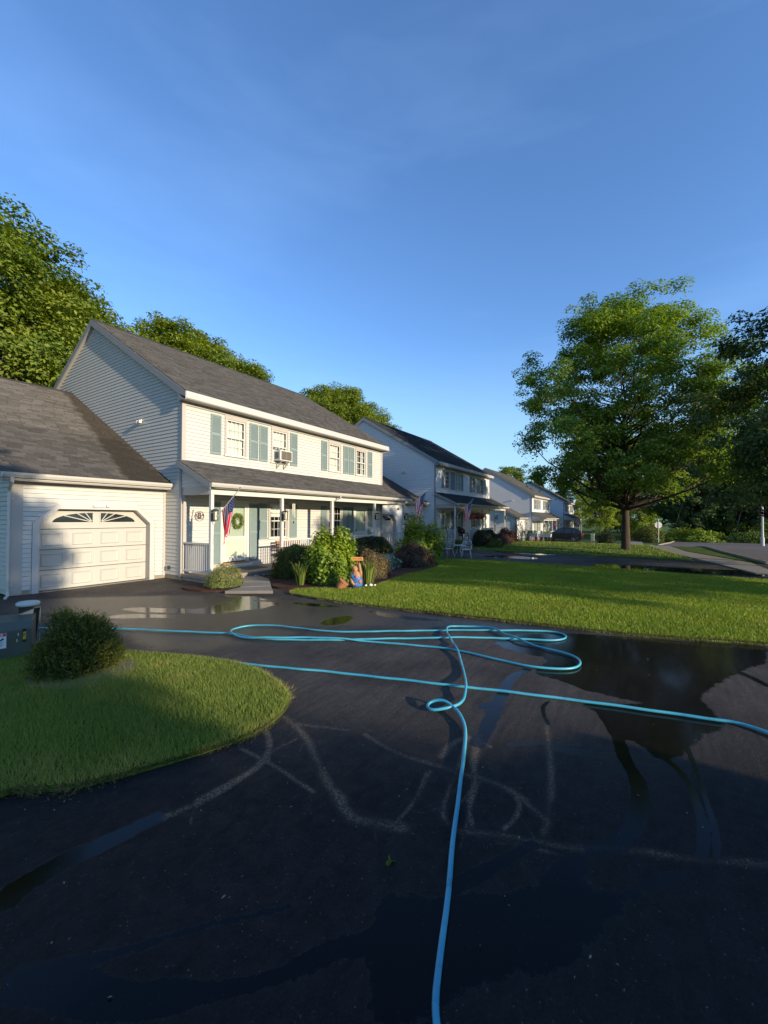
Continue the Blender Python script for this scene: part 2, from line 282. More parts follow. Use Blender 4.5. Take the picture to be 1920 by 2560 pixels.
# ---------------------------------------------------------------- object helpers
def tag(o, label=None, cat=None, group=None, kind=None):
    if label: o['label'] = label
    if cat: o['category'] = cat
    if group: o['group'] = group
    if kind: o['kind'] = kind
    return o
def empty(name, loc, label, cat, group=None, rz=0.0):
    o = bpy.data.objects.new(name, None); COL.objects.link(o); o.location = loc; o.rotation_euler = (0, 0, rz); o.empty_display_size = .2
    return tag(o, label, cat, group)
def link(name, me, parent=None, m=None):
    o = bpy.data.objects.new(name, me); COL.objects.link(o)
    if m and not me.materials: me.materials.append(m)
    if parent: o.parent = parent
    return o
class MB:
    def __init__(s): s.v = []; s.f = []
    def poly(s, pts):
        i = len(s.v); s.v += [tuple(p) for p in pts]; s.f.append(tuple(range(i, i+len(pts)))); return s
    def box(s, x0, x1, y0, y1, z0, z1):
        i = len(s.v)
        s.v += [(x0, y0, z0), (x1, y0, z0), (x1, y1, z0), (x0, y1, z0), (x0, y0, z1), (x1, y0, z1), (x1, y1, z1), (x0, y1, z1)]
        s.f += [tuple(i+k for k in q) for q in ((0, 3, 2, 1), (4, 5, 6, 7), (0, 1, 5, 4), (1, 2, 6, 5), (2, 3, 7, 6), (3, 0, 4, 7))]; return s
    def prism(s, pts, d):
        """pts: polygon (3d), d: extrusion vector"""
        i = len(s.v); n = len(pts); d = Vector(d)
        s.v += [tuple(p) for p in pts]+[tuple(Vector(p)+d) for p in pts]
        s.f.append(tuple(i+k for k in reversed(range(n)))); s.f.append(tuple(i+n+k for k in range(n)))
        for k in range(n): s.f.append((i+k, i+(k+1) % n, i+n+(k+1) % n, i+n+k))
        return s
    def tube(s, pts, rs, seg=8, cap=True):
        pts = [Vector(p) for p in pts]; n = len(pts)
        if not hasattr(rs, '__len__'): rs = [rs]*n
        i = len(s.v); prev = None
        for k, p in enumerate(pts):
            t = (pts[min(k+1, n-1)]-pts[max(k-1, 0)]).normalized()
            if prev is None:
                a = Vector((0, 0, 1)) if abs(t.z) < .9 else Vector((1, 0, 0)); e1 = t.cross(a).normalized()
            else:
                e1 = (prev-t*prev.dot(t)); e1 = e1.normalized() if e1.length > 1e-6 else t.orthogonal().normalized()
            prev = e1; e2 = t.cross(e1)
            for j in range(seg):
                a = 2*math.pi*j/seg; s.v.append(tuple(p+(e1*math.cos(a)+e2*math.sin(a))*rs[k]))
        for k in range(n-1):
            for j in range(seg):
                a, b = i+k*seg+j, i+k*seg+(j+1) % seg; s.f.append((a, b, b+seg, a+seg))
        if cap: s.f.append(tuple(i+j for j in reversed(range(seg)))); s.f.append(tuple(i+(n-1)*seg+j for j in range(seg)))
        return s
    def lathe(s, prof, c=(0, 0, 0), seg=16):
        i = len(s.v); n = len(prof)
        for r, z in prof:
            for j in range(seg): a = 2*math.pi*j/seg; s.v.append((c[0]+r*math.cos(a), c[1]+r*math.sin(a), c[2]+z))
        for k in range(n-1):
            for j in range(seg): a, b = i+k*seg+j, i+k*seg+(j+1) % seg; s.f.append((a, b, b+seg, a+seg))
        s.f.append(tuple(i+j for j in reversed(range(seg)))); s.f.append(tuple(i+(n-1)*seg+j for j in range(seg))); return s
    def mesh(s, name, smooth=False):
        me = bpy.data.meshes.new(name); me.from_pydata(s.v, [], s.f)
        if smooth: me.polygons.foreach_set('use_smooth', [True]*len(me.polygons))
        me.update(); return me
    def obj(s, name, m, parent=None, smooth=False, bevel=0, label=None, kind=None):
        o = link(name, s.mesh(name, smooth), parent, m)
        if bevel:
            b = o.modifiers.new('bevel', 'BEVEL'); b.width = bevel; b.segments = 2; b.limit_method = 'ANGLE'
        if label: o['label'] = label
        if kind: o['kind'] = kind
        return o
def qmesh(name, V, F, m, tint=None, hue=None, attrs=None, smooth=False):
    """numpy mesh: V (n,3), F (k,4) or (k,3)"""
    me = bpy.data.meshes.new(name); V = np.asarray(V, np.float32); F = np.asarray(F, np.int32); k = F.shape[1]
    me.vertices.add(len(V)); me.vertices.foreach_set('co', V.ravel()); me.loops.add(F.size); me.loops.foreach_set('vertex_index', F.ravel())
    me.polygons.add(len(F)); me.polygons.foreach_set('loop_start', np.arange(0, F.size, k, dtype=np.int32))
    for nm, a in (('tint', tint), ('hue', hue))+tuple((attrs or {}).items()):
        if a is not None:
            at = me.attributes.new(nm, 'FLOAT', 'POINT'); at.data.foreach_set('value', np.asarray(a, np.float32))
    if smooth: me.polygons.foreach_set('use_smooth', np.ones(len(F), bool))
    me.update(calc_edges=True); me.validate()
    if m: me.materials.append(m)
    return me
def copy_tree(o, loc, rz=0.0, label=None, scale=None):
    c = o.copy(); COL.objects.link(c); c.location = loc; c.rotation_euler = (0, 0, rz)
    if label: c['label'] = label
    if scale: c.scale = (scale,)*3 if not hasattr(scale, '__len__') else scale
    for ch in o.children:
        d = ch.copy(); COL.objects.link(d); d.parent = c
        for g in ch.children:
            e = g.copy(); COL.objects.link(e); e.parent = d
    return c

# ---------------------------------------------------------------- ground sheets
def inside(px, py, poly):
    poly = np.asarray(poly); x0, y0 = poly[:, 0], poly[:, 1]; x1, y1 = np.roll(x0, -1), np.roll(y0, -1)
    c = np.zeros(len(px), bool)
    for a, b, c_, d in zip(x0, y0, x1, y1):
        if b == d: continue
        m = ((b > py) != (d > py)) & (px < (c_-a)*(py-b)/(d-b)+a); c ^= m
    return c
def resample(poly, step, closed=True):
    out_ = []; n = len(poly)
    for i in range(n if closed else n-1):
        a = np.array(poly[i]); b = np.array(poly[(i+1) % n]); k = max(1, int(np.hypot(*(b-a))/step))
        for j in range(k): out_.append(tuple(a+(b-a)*j/k))
    if not closed: out_.append(tuple(poly[-1]))
    return out_
def smooth_poly(poly, it=2, closed=True):
    for _ in range(it):
        q = []; n = len(poly)
        for i in range(n if closed else n-1):
            a, b = poly[i], poly[(i+1) % n]; q += [(a[0]*.75+b[0]*.25, a[1]*.75+b[1]*.25), (a[0]*.25+b[0]*.75, a[1]*.25+b[1]*.75)]
        poly = q if closed else [poly[0]]+q+[poly[-1]]
    return poly
def sheet(name, poly, dz, m, step=.5, skirt=.12, bumpy=0.0, kind='structure', label=None, parent=None, edge=None):
    b = resample(poly, edge or step); arr = np.array(b); x0, y0 = arr.min(0); x1, y1 = arr.max(0)
    gx, gy = np.meshgrid(np.arange(x0+step/2, x1, step), np.arange(y0+step/2, y1, step)); gx = gx.ravel(); gy = gy.ravel()
    k = inside(gx, gy, b); pts = [Vector(p) for p in b]+[Vector((x, y)) for x, y in zip(gx[k], gy[k])]
    vs, es, fs, *_ = delaunay_2d_cdt(pts, [(i, (i+1) % len(b)) for i in range(len(b))], [], 1, 1e-5)
    bz = lambda x, y: Hf(x, y)+dz+(bumpy*(mnoise.noise(Vector((x*1.3, y*1.3, 3)))) if bumpy else 0)
    verts = [(v.x, v.y, bz(v.x, v.y)) for v in vs]; faces = [tuple(f) for f in fs]
    faces = [f if ((verts[f[1]][0]-verts[f[0]][0])*(verts[f[2]][1]-verts[f[0]][1])-(verts[f[1]][1]-verts[f[0]][1])*(verts[f[2]][0]-verts[f[0]][0])) > 0 else tuple(reversed(f)) for f in faces]
    if skirt:
        n = len(verts); verts += [(p[0], p[1], bz(p[0], p[1])-skirt) for p in b]; nb = len(b)
        idx = [min(range(len(vs)), key=lambda i: (vs[i].x-p[0])**2+(vs[i].y-p[1])**2) if False else k for k, p in enumerate(b)]
        for i in range(nb): j = (i+1) % nb; faces.append((idx[i], n+i, n+j, idx[j]))
    me = bpy.data.meshes.new(name); me.from_pydata(verts, [], faces); me.update(); o = link(name, me, parent, m)
    if kind: o['kind'] = kind
    if label: o['label'] = label
    return o

def polydist(P, line):
    d = np.full(len(P), 1e9); line = np.asarray(line, float); wpar = np.zeros(len(P)); tot = 0
    seg = np.hypot(*(line[1:]-line[:-1]).T); L_ = seg.sum()
    for i in range(len(line)-1):
        a = line[i]; ab = line[i+1]-a; t = np.clip(((P-a)@ab)/max(ab@ab, 1e-9), 0, 1); q = np.hypot(*(P-a-t[:, None]*ab).T)
        k = q < d; d[k] = q[k]; wpar[k] = (tot+t[k]*seg[i])/L_; tot += seg[i]
    return d, wpar
def add_line(val, P, line, w0, w1=None, amp=1.0):
    w1 = w1 or w0; line = smooth_poly([tuple(p) for p in line], 2, False) if len(line) > 2 else line; la = np.array(line); m = 2*max(w0, w1)+.01
    k = np.nonzero((P[:, 0] > la[:, 0].min()-m) & (P[:, 0] < la[:, 0].max()+m) & (P[:, 1] > la[:, 1].min()-m) & (P[:, 1] < la[:, 1].max()+m))[0]
    if not len(k): return
    d, t = polydist(P[k], line); w = w0+(w1-w0)*t; val[k] = np.maximum(val[k], amp*np.clip(1-d/(2*w), 0, 1))
def add_poly(val, P, poly, soft=.12, amp=1.0):
    poly = smooth_poly([tuple(p) for p in poly], 1); la = np.array(poly); m = soft+.01
    k = np.nonzero((P[:, 0] > la[:, 0].min()-m) & (P[:, 0] < la[:, 0].max()+m) & (P[:, 1] > la[:, 1].min()-m) & (P[:, 1] < la[:, 1].max()+m))[0]
    if not len(k): return
    d, _ = polydist(P[k], poly+[poly[0]]); s = np.where(inside(P[k, 0], P[k, 1], poly), 1, -1); val[k] = np.maximum(val[k], amp*np.clip(.5+.5*s*d/soft, 0, 1))

def driveway():
    az = np.concatenate([np.arange(2, 110, .17), np.arange(110, 362, 4)]); az = np.radians(az)
    rr = np.concatenate([[.35], .5*np.power(1.0090, np.arange(0, 396))]); rr = rr[rr < 17.2]
    A, R_ = np.meshgrid(az, rr); X = (R_*np.sin(A)).ravel(); Y = (R_*np.cos(A)).ravel(); P = np.stack([X, Y], 1)
    na, nr = len(az), len(rr); i = np.arange((nr-1)*na).reshape(nr-1, na); j = np.roll(i, -1, axis=1)
    F = np.stack([i, i+na, j+na, j], -1).reshape(-1, 4)
    cx = X[F].mean(1); cy = Y[F].mean(1); F = F[(cy < 13.0) & (cx < 8.6) & (cx > -9) & (cy > -9)]
    wet = np.zeros(len(P)); silt = np.zeros(len(P)); damp = np.zeros(len(P))
    # ---- right-hand puddle and its run-off
    add_poly(wet, P, [(5.31,1.73),(5.93,1.46),(6.26,1.04),(6.57,0.16),(6.84,-0.65),(7.00,-1.02),(7.08,-1.31),(6.32,-1.16),(6.03,-1.01),(5.64,-0.77),(5.13,-0.58),(4.74,-0.40),(4.41,-0.46),(4.13,-0.52),(3.99,-0.38),(3.74,-0.30),(3.58,-0.24),(3.39,-0.14),(3.35,-0.05),(3.44,0.03),(3.53,0.11),(3.42,0.15),(3.53,0.20),(3.74,0.31),(3.92,0.40),(3.93,0.51),(4.12,0.28),(4.34,-0.05),(4.27,0.15),(4.29,0.35),(4.34,0.59),(4.46,0.84),(4.48,1.01),(4.64,1.00),(5.07,0.95),(5.09,1.25),(5.15,1.52)])
    add_line(wet, P, [(3.90,0.33),(3.49,0.17),(3.23,0.13),(3.02,0.05),(2.83,0.03),(2.65,0.04),(2.49,0.07),(2.35,0.13),(2.27,0.22)], .045, .05)
    add_line(wet, P, [(3.44,-0.04),(3.36,-0.13),(3.19,-0.21),(2.95,-0.24),(2.71,-0.25),(2.50,-0.22)], .02, .03)
    add_line(wet, P, [(3.65,-0.24),(3.27,-0.27),(2.97,-0.29),(2.71,-0.30),(2.54,-0.28)], .014, .016)
    add_line(wet, P, [(3.87,0.73),(3.73,0.76),(3.55,0.71),(3.43,0.65)], .02)
    add_line(wet, P, [(4.56,1.08),(4.19,1.17),(3.79,1.12),(3.45,1.08),(3.13,1.04),(2.88,1.02)], .05, .06)
    add_line(wet, P, [(5.80,-0.76),(5.60,-0.90),(5.38,-0.99)], .05, .04)
    add_line(damp, P, [(3.10,0.56),(3.15,0.37),(3.24,0.14),(3.33,-0.04)], .05, .05, .9)
    add_line(damp, P, [(2.98,0.82),(3.11,0.67),(3.25,0.41)], .04, .03, .8)
    add_line(wet, P, [(3.44,1.18),(3.52,1.14)], .05)
    add_line(silt, P, [(3.41,0.66),(3.09,0.58),(2.78,0.51),(2.56,0.47),(2.42,0.46),(2.24,0.45)], .03, .03, .62)
    rb_ = random.Random(12)
    # ---- grit fans left by the water in the middle and the left
    for ln, a, b, am in (
        ([(3.00,1.06),(2.83,1.02),(2.60,0.96),(2.47,0.89),(2.27,0.86)], .05, .04, .75),
        ([(2.53,1.78),(2.47,1.57),(2.45,1.39),(2.47,1.20),(2.48,1.03),(2.49,0.89),(2.51,0.75),(2.45,0.59)], .035, .05, .7),
        ([(2.58,1.18),(2.76,1.19),(2.92,1.12),(2.88,0.94)], .05, .04, .72),
        ([(2.92,1.12),(2.66,1.06),(2.44,1.02),(2.27,0.99),(2.20,0.98)], .04, .02, .6),
        ([(2.40,1.17),(2.25,1.14),(2.10,1.12)], .02, .02, .6),
        ([(2.40,2.48),(2.36,2.32),(2.44,2.13),(2.51,1.92)], .05, .015, .66),
        ([(2.40,2.48),(2.29,2.16),(2.12,1.90),(1.96,1.67),(1.88,1.47)], .05, .06, .72),
        ([(2.18,2.45),(2.06,2.27),(1.92,2.16),(1.76,2.12),(1.61,2.14),(1.44,2.16)], .035, .05, 1.),
        ([(1.91,2.40),(1.90,2.19),(1.89,2.00),(1.86,1.82),(1.84,1.66)], .018, .014, .8),
        ([(1.99,2.19),(2.08,2.18),(2.20,2.16)], .012, .01, .8),
        ([(1.99,2.15),(2.03,1.99),(2.03,1.89)], .03, .02, .45),
        ([(1.91,2.15),(1.71,2.12),(1.49,2.12),(1.34,2.17),(1.25,2.20)], .035, .04, 1.),
        ([(2.09,1.86),(1.96,1.64),(1.85,1.46),(1.79,1.35),(1.84,1.21),(1.88,1.09)], .04, .08, .7),
        ([(2.52,0.90),(2.50,0.72),(2.41,0.54),(2.34,0.45)], .03, .05, .7),
        ([(2.45,0.64),(2.38,0.60),(2.26,0.60),(2.17,0.63)], .012, .012, .8),
        ([(2.45,0.87),(2.30,0.86),(2.18,0.83),(2.10,0.78)], .012, .012, .7),
        ([(2.37,1.18),(2.18,1.14),(2.04,1.12),(1.90,1.13)], .018, .018, .7),
        ([(2.42,1.02),(2.24,0.99),(2.09,0.95),(2.04,0.89)], .012, .012, .65),
        ([(2.02,0.83),(2.11,0.65),(2.18,0.45),(2.22,0.31),(2.32,0.17),(2.40,-0.01),(2.48,-0.23),(2.62,-0.48)], .045, .06, .55),
        ([(2.06,0.63),(2.10,0.55),(2.14,0.37)], .02, .02, .55)):
        add_line(silt, P, ln, max(.018, a*.62), max(.016, b*.62), min(1, am*1.05))
        for _ in range(1):
            i_ = rb_.randrange(len(ln)-1); t_ = rb_.random(); x_ = ln[i_][0]*(1-t_)+ln[i_+1][0]*t_; y_ = ln[i_][1]*(1-t_)+ln[i_+1][1]*t_
            an = math.atan2(ln[i_+1][1]-ln[i_][1], ln[i_+1][0]-ln[i_][0])+rb_.choice((-1, 1))*rb_.uniform(.3, .9); q_ = [(x_, y_)]
            for _k in range(3): an += rb_.uniform(-.5, .5); l_ = rb_.uniform(.04, .11); q_.append((q_[-1][0]+l_*math.cos(an), q_[-1][1]+l_*math.sin(an)))
            add_line(silt, P, q_, .012, .010, am*.75)
    add_poly(silt, P, [(1.23,2.23),(1.32,2.22),(1.42,2.09),(1.37,2.01),(1.28,2.07)], .1, .6)
    add_poly(silt, P, [(1.39,2.33),(1.56,2.42),(1.62,2.27),(1.66,2.12),(1.56,2.18),(1.45,2.29)], .1, .45)
    # ---- large dark wet area at our feet
    add_poly(wet, P, [(2.17,0.35),(2.23,0.24),(2.00,0.25),(2.12,0.06),(2.32,-0.08),(2.39,-0.21),(2.21,-0.06),(2.01,0.08),(1.77,0.18),(1.55,0.32),(1.30,0.45),(1.28,0.47),(1.43,0.40),(1.53,0.36),(1.43,0.44),(1.37,0.54),(1.27,0.58),(1.19,0.61),(1.10,0.75),(1.24,0.88),(1.33,0.95),(1.38,0.90),(1.44,0.96),(1.51,0.92),(1.57,0.84),(1.60,0.77),(1.71,0.70),(1.77,0.54),(1.91,0.43),(2.04,0.37)])
    add_poly(wet, P, [(1.58,0.92),(1.45,0.96),(1.38,0.91),(1.25,1.02),(1.13,1.08),(1.03,1.15),(0.93,1.25),(0.83,1.41),(0.75,1.51),(0.73,1.59),(0.68,1.72),(0.81,1.60),(0.92,1.54),(1.04,1.44),(1.17,1.31),(1.33,1.19),(1.50,1.09),(1.33,1.20),(1.17,1.34),(1.03,1.46),(0.92,1.57),(0.81,1.65),(0.70,1.76),(0.52,1.96),(0.48,1.79),(0.52,1.75),(0.59,1.55),(0.76,1.29),(0.85,1.23),(0.98,1.10),(1.14,0.99),(1.21,0.95),(1.26,0.85),(1.34,0.82),(1.37,0.79)], .06)
    add_line(wet, P, [(1.22,2.23),(1.12,2.25),(1.00,2.27),(0.87,2.32),(0.76,2.32),(0.68,2.32),(0.61,2.30)], .05, .07)
    add_line(wet, P, [(2.14,0.48),(1.98,0.57),(1.82,0.65),(1.70,0.72)], .03, .04)
    add_line(wet, P, [(4.09,0.75),(4.03,0.53),(3.84,0.42)], .0005, .0005, .1)
    # ---- damp sheen and shallow water by the garage and walk
    add_poly(damp, P, [(3.13,12.16),(4.06,11.91),(5.13,10.72),(6.19,9.34),(6.26,5.95),(3.90,3.70),(3.45,4.60),(3.00,4.51),(2.75,5.71),(3.30,7.35),(3.43,10.05),(2.63,10.19)], .6, .9)
    add_poly(damp, P, [(5.90,8.96),(6.65,7.08),(6.31,4.81),(6.38,2.92),(6.78,1.45),(6.78,0.58),(5.16,0.44),(5.76,1.55),(5.59,2.56),(4.75,4.17),(4.17,5.45),(3.26,4.94)], .5, .9)
    for pl in ([(3.69,8.65),(4.07,8.49),(4.29,7.84),(4.44,7.25),(4.24,7.15),(4.03,7.73),(3.72,8.14)], [(4.19,9.18),(4.50,9.09),(4.72,8.35),(4.90,7.74),(5.07,7.52),(5.40,7.63),(5.97,7.46),(6.13,6.78),(6.00,6.30),(5.59,6.39),(5.09,6.52),(4.76,6.72),(4.60,7.27),(4.45,7.88),(4.25,8.43)], [(2.98,9.57),(3.59,9.48),(3.89,9.11),(3.60,9.03),(3.15,9.24)], [(6.16,8.06),(6.53,7.83),(6.34,7.22),(5.95,7.26),(5.70,7.58)], [(4.31,8.71),(4.46,8.57),(4.44,8.26),(4.29,8.25),(4.23,8.47)], [(5.00,7.35),(5.67,7.51),(5.85,6.36),(5.42,6.29),(5.05,6.74),(4.79,6.93),(4.68,7.65),(4.65,8.31),(4.88,7.97)],
               [(6.20,6.27),(6.28,6.04),(6.30,5.67),(6.24,4.76),(6.09,5.11),(6.03,5.81)], [(4.96,4.45),(5.53,4.47),(5.65,4.20),(5.26,4.01),(4.93,4.13)],
               [(6.29,8.81),(6.40,7.87),(6.28,6.83),(6.13,7.24),(6.14,8.19)], [(6.14,4.35),(6.09,3.70),(6.04,3.20),(6.09,2.58),(5.81,3.08),(5.83,3.83)]):
        add_poly(wet, P, pl, .10)
    add_line(silt, P, [(4.74,7.04),(4.97,6.63),(5.23,6.40),(5.69,6.26)], .05, .05, .75)
    add_line(silt, P, [(4.60,3.42),(4.93,2.99),(5.28,2.57)], .03, .03, .6)
    add_line(silt, P, [(2.35,2.52),(2.57,2.62),(2.76,2.80),(2.89,3.03),(2.99,3.31)], .04, .05, .6)
    # tyre print
    for rows in ([(3.77,2.58),(3.85,2.39),(3.71,2.54),(3.79,2.35),(3.64,2.50),(3.72,2.30),(3.58,2.47),(3.65,2.27),(3.52,2.43),(3.59,2.23)], [(3.38,2.36),(3.43,2.21),(3.33,2.34),(3.37,2.18),(3.28,2.31),(3.32,2.15),(3.23,2.28),(3.27,2.13)], [(2.85,2.28),(2.90,2.10),(2.81,2.24),(2.86,2.06),(2.77,2.19),(2.82,2.04)]):
        for k in range(0, len(rows)-1, 2):
            a_, c_ = np.array(rows[k]), np.array(rows[k+1])
            for m_ in range(9): add_line(silt, P, [tuple(a_+(c_-a_)*(m_+.1)/9), tuple(a_+(c_-a_)*(m_+.7)/9)], .011, .011, .58)
    Z = H(X, Y)+0.004*np.sin(X*2.1+.6)*np.sin(Y*1.7)
    o = link('driveway', qmesh('driveway', np.stack([X, Y, Z], 1), F, M_asph, attrs={'wet': wet, 'silt': silt, 'damp': damp, 'near_shade': np.clip(1.35-(X*.80+Y*.45)/3.2, 0, 1)}, smooth=True)); o['kind'] = 'structure'  # last value fades the painted foreground shade out with distance
driveway()

def far_ground():
    az = np.radians(np.arange(0, 360, 2.)); rr = np.concatenate([[0.1], np.geomspace(3, 900, 90)])
    A, R_ = np.meshgrid(az, rr); X = (R_*np.sin(A)).ravel(); Y = (R_*np.cos(A)).ravel(); na, nr = len(az), len(rr)
    i = np.arange((nr-1)*na).reshape(nr-1, na); j = np.roll(i, -1, axis=1); F = np.stack([i, i+na, j+na, j], -1).reshape(-1, 4)
    o = link('ground', qmesh('ground', np.stack([X, Y, H(X, Y)-.05], 1), F, M_lawn, smooth=True)); o['kind'] = 'structure'
far_ground()

M_water = mat('puddle_water', (.006, .0065, .007), .035, .3, bump=.02, bscale=6)
LAWN1 = [(7.07,7.27),(6.82,6.47),(6.65,5.75),(6.46,4.67),(6.40,3.78),(6.42,2.39),(6.54,1.14),(6.68,-0.01),(7.16,-1.32)]
LAWN1 = LAWN1+[(7.6, -4.2), (17.3, -4.2)]+[(17.22,-3.18),(17.93,1.46),(18.00,4.06),(18.62,7.17)]+[(18.6, 8.0), (18.2, 9.2), (17.3, 8.7), (15.5, 7.2)]+[(14.40,6.72),(12.81,6.52),(10.97,6.41),(9.44,6.02),(8.65,5.88),(8.11,5.95),(8.05,6.56),(7.66,7.49)]
def chaik(poly, it=1): return smooth_poly(poly, it)
lawn1 = chaik(LAWN1)
sheet('front_lawn', lawn1, .022, M_lawn, .5, .1)
LAWN0 = [(2.65,5.55),(2.79,5.01),(2.93,4.41),(3.01,3.85),(2.96,3.42),(2.82,2.98),(2.69,2.71),(2.52,2.57),(2.30,2.49),(2.09,2.46),(1.83,2.52),(1.51,2.66),(1.29,2.77),(1.09,2.90),(0.97,3.05),(0.85,3.22)]+[(-2.5, 3.4), (-8, 3.9), (-8, 7.9), (1.6, 7.9), (2.3, 7.3), (2.5, 6.3)]
lawn0 = chaik(LAWN0)
sheet('side_lawn', lawn0, .022, M_lawn, .3, .1, bumpy=.03, edge=.12)
sheet('tree_lawn', [(23.95, -1.9), (23.95, 10.6), (26.5, 10.4), (34, 9.8), (48.2, 10.5), (50.5, 9), (50.5, 1.2), (40, .2), (30, -1.2)], .03, M_lawn, 1.2, .1)
sheet('far_lawn', [(57.6, 2.2), (57.6, 11.5), (66, 11), (78, 10), (86, 4), (86, 1.2), (70, 1.6)], .03, M_lawn, 1.5, .1)
sheet('roadside_lawn', [(23.6, -4.4), (30.5, -2.1), (38, -1.2), (46, -.4), (52.8, .0), (53.3, -.9), (50, -2.6), (38, -3.4), (30, -3.8)], .025, M_lawn, 1.0, .1)
sheet('second_driveway', [(17.7, -4.4), (23.9, -4.4), (23.9, 12.9), (18.9, 12.9), (18.5, 9), (18.62, 7.17), (18, 4), (17.8, 1.8), (17.4, -3.2)], -.002, m_asphalt('second_driveway_asphalt', False), .6, .1)
sheet('puddle', chaik([(23.62,7.64),(24.29,6.71),(24.39,5.85),(24.06,4.73),(23.40,3.90),(22.74,4.67),(22.97,5.76),(22.86,6.74)]), .004, M_water, .4, 0)
sheet('puddle', chaik([(20.44,7.13),(21.21,6.65),(21.38,5.82),(21.37,5.13),(20.83,4.27),(20.01,4.80),(20.13,5.78),(20.06,6.68)]), .004, M_water, .4, 0)
sheet('puddle', chaik([(19.69,1.97),(20.00,1.19),(19.83,0.68),(20.07,-0.17),(19.97,-1.02),(20.28,-2.04),(20.58,-3.03),(20.26,-3.74),(18.67,-3.44),(18.61,-2.74),(18.34,-1.84),(18.06,-0.92),(18.03,0.04),(18.04,0.90),(17.96,1.80)]), .004, M_water, .4, 0)
sheet('third_driveway', [(50.6, -2.6), (57.4, -.8), (57.4, 12.9), (50.6, 12.9)], .006, mat('third_driveway_asphalt', (.055, .052, .052), .7, .4, var=.1, vscale=1), 1., .1)
sheet('sidewalk', [(19.6, -3.95), (19.6, -3.3), (22.6, -2.6), (30, -.85), (40, .55), (50.5, 1.5), (66, 2.1), (66, .7), (50.5, .1), (40, -.9), (30, -2.0), (24, -3.9)], .034, M_conc, 1., .12)
sheet('road', [(12, -12), (13, -7.5), (17, -5.2), (24.5, -4.6), (30.7, -3.9), (42, -3.2), (50, -2.4), (53.4, -1.3), (57, -1.9), (60, -2.6), (66, -3.4), (90, -5), (90, -12), (60, -13)], .002, M_road, 1.6, .1)
kb = MB(); kpts = [(24, -4.45), (30.7, -3.75), (42, -3.05), (50, -2.25), (53.2, -1.0), (57, -1.7), (60, -2.4), (66, -3.2)]
kr = resample(kpts, 1.0, False); kb.tube([(x, y, Hf(x, y)+.03) for x, y in kr], .09, 6); kb.obj('kerb', M_conc)['kind'] = 'structure'

# mulch beds
sheet('planting_bed', chaik([(7.55, 8.3)]+[(7.66,7.49),(8.05,6.56),(8.11,5.95),(8.65,5.88),(9.44,6.02),(10.97,6.41),(12.81,6.52),(14.40,6.72)]+[(15.5, 7.2), (17.3, 8.7), (18.2, 9.2), (18.6, 10.2), (18.4, 10.6), (9.0, 10.6), (8.6, 9.6), (8.1, 9.0)]), .045, M_mulch, .5, .1, bumpy=.03)
sheet('planting_bed', chaik([(6.3, 10.15), (6.35, 9.4), (6.9, 8.6), (7.35, 8.85), (7.75, 9.7), (8.0, 10.62), (7.0, 10.62), (6.4, 10.6)]), .045, M_mulch, .3, .1, bumpy=.02)
sheet('planting_bed', chaik([(24.2, 10.7), (24.3, 10.0), (26.6, 8.6), (33, 8.5), (42, 8.8), (46, 10), (46, 11.5), (25, 10.8)]), .05, M_mulch, .9, .1)
mb_soil = chaik([(1.55, 5.0), (1.75, 4.55), (2.15, 4.5), (2.45, 4.85), (2.45, 5.3), (2.0, 5.6), (1.6, 5.5)])
sheet('bare_soil_ring', mb_soil, .055, M_soil, .15, .05, bumpy=.03)
# pavement walk: flags with joints
wk = empty('garden_walk', (7.2, 8.6, 0), 'concrete slab path from the driveway to the porch of the nearest house', 'path')
def slab(pts2, dz, th, nm='slab'):
    b = MB(); zs = [Hf(x, y)+dz for x, y in pts2]; b.prism([(x-7.2, y-8.6, z-th) for (x, y), z in zip(pts2, zs)], (0, 0, th)); o = b.obj(nm, M_conc, wk, bevel=.008); return o
slab([(6.45, 8.78), (6.95, 7.62), (7.50, 8.30), (7.05, 8.98)], .07, .12); slab([(7.07, 9.0), (7.52, 8.32), (8.05, 8.95), (7.72, 9.68)], .075, .12)
slab([(7.74, 9.70), (8.07, 8.97), (8.55, 9.55), (8.95, 10.58), (8.02, 10.58)], .08, .12)

# ================================================================ houses
EXP = .1145
def rects_minus(u0, u1, z0, z1, ops):
    """split the strip into pieces left of, between and right of the openings it crosses"""
    cuts = sorted((a, b) for a, b, c, d in ops if c < z1-.01 and d > z0+.01 and a < u1 and b > u0); out_ = []; cur = u0
    for a, b in cuts:
        if a > cur+.01: out_.append((cur, a))
        cur = max(cur, b)
    if u1 > cur+.01: out_.append((cur, u1))
    return out_
def wall_frame(axis, x, y):
    """axis 'F': faces -Y, u along +X; 'L': faces -X, u along +Y; 'R': faces +X, u along +Y"""
    if axis == 'F': return lambda u, n, z: (x+u, y-n, z)
    if axis == 'L': return lambda u, n, z: (x-n, y+u, z)
    return lambda u, n, z: (x+n, y+u, z)
def board(b, P, a0, a1, c0, c1, z0, z1):
    """lapped board: bottom edge a0..a1 at z0 stands proud, top edge c0..c1 at z1"""
    zl = z0+.012; k = .012/(z1-z0); e0 = a0+(c0-a0)*k; e1 = a1+(c1-a1)*k
    b.poly([P(e0, .022, zl), P(e1, .022, zl), P(c1, .006, z1), P(c0, .006, z1)])
    b.poly([P(a0, .002, z0), P(a1, .002, z0), P(e1, .022, zl), P(e0, .022, zl)])
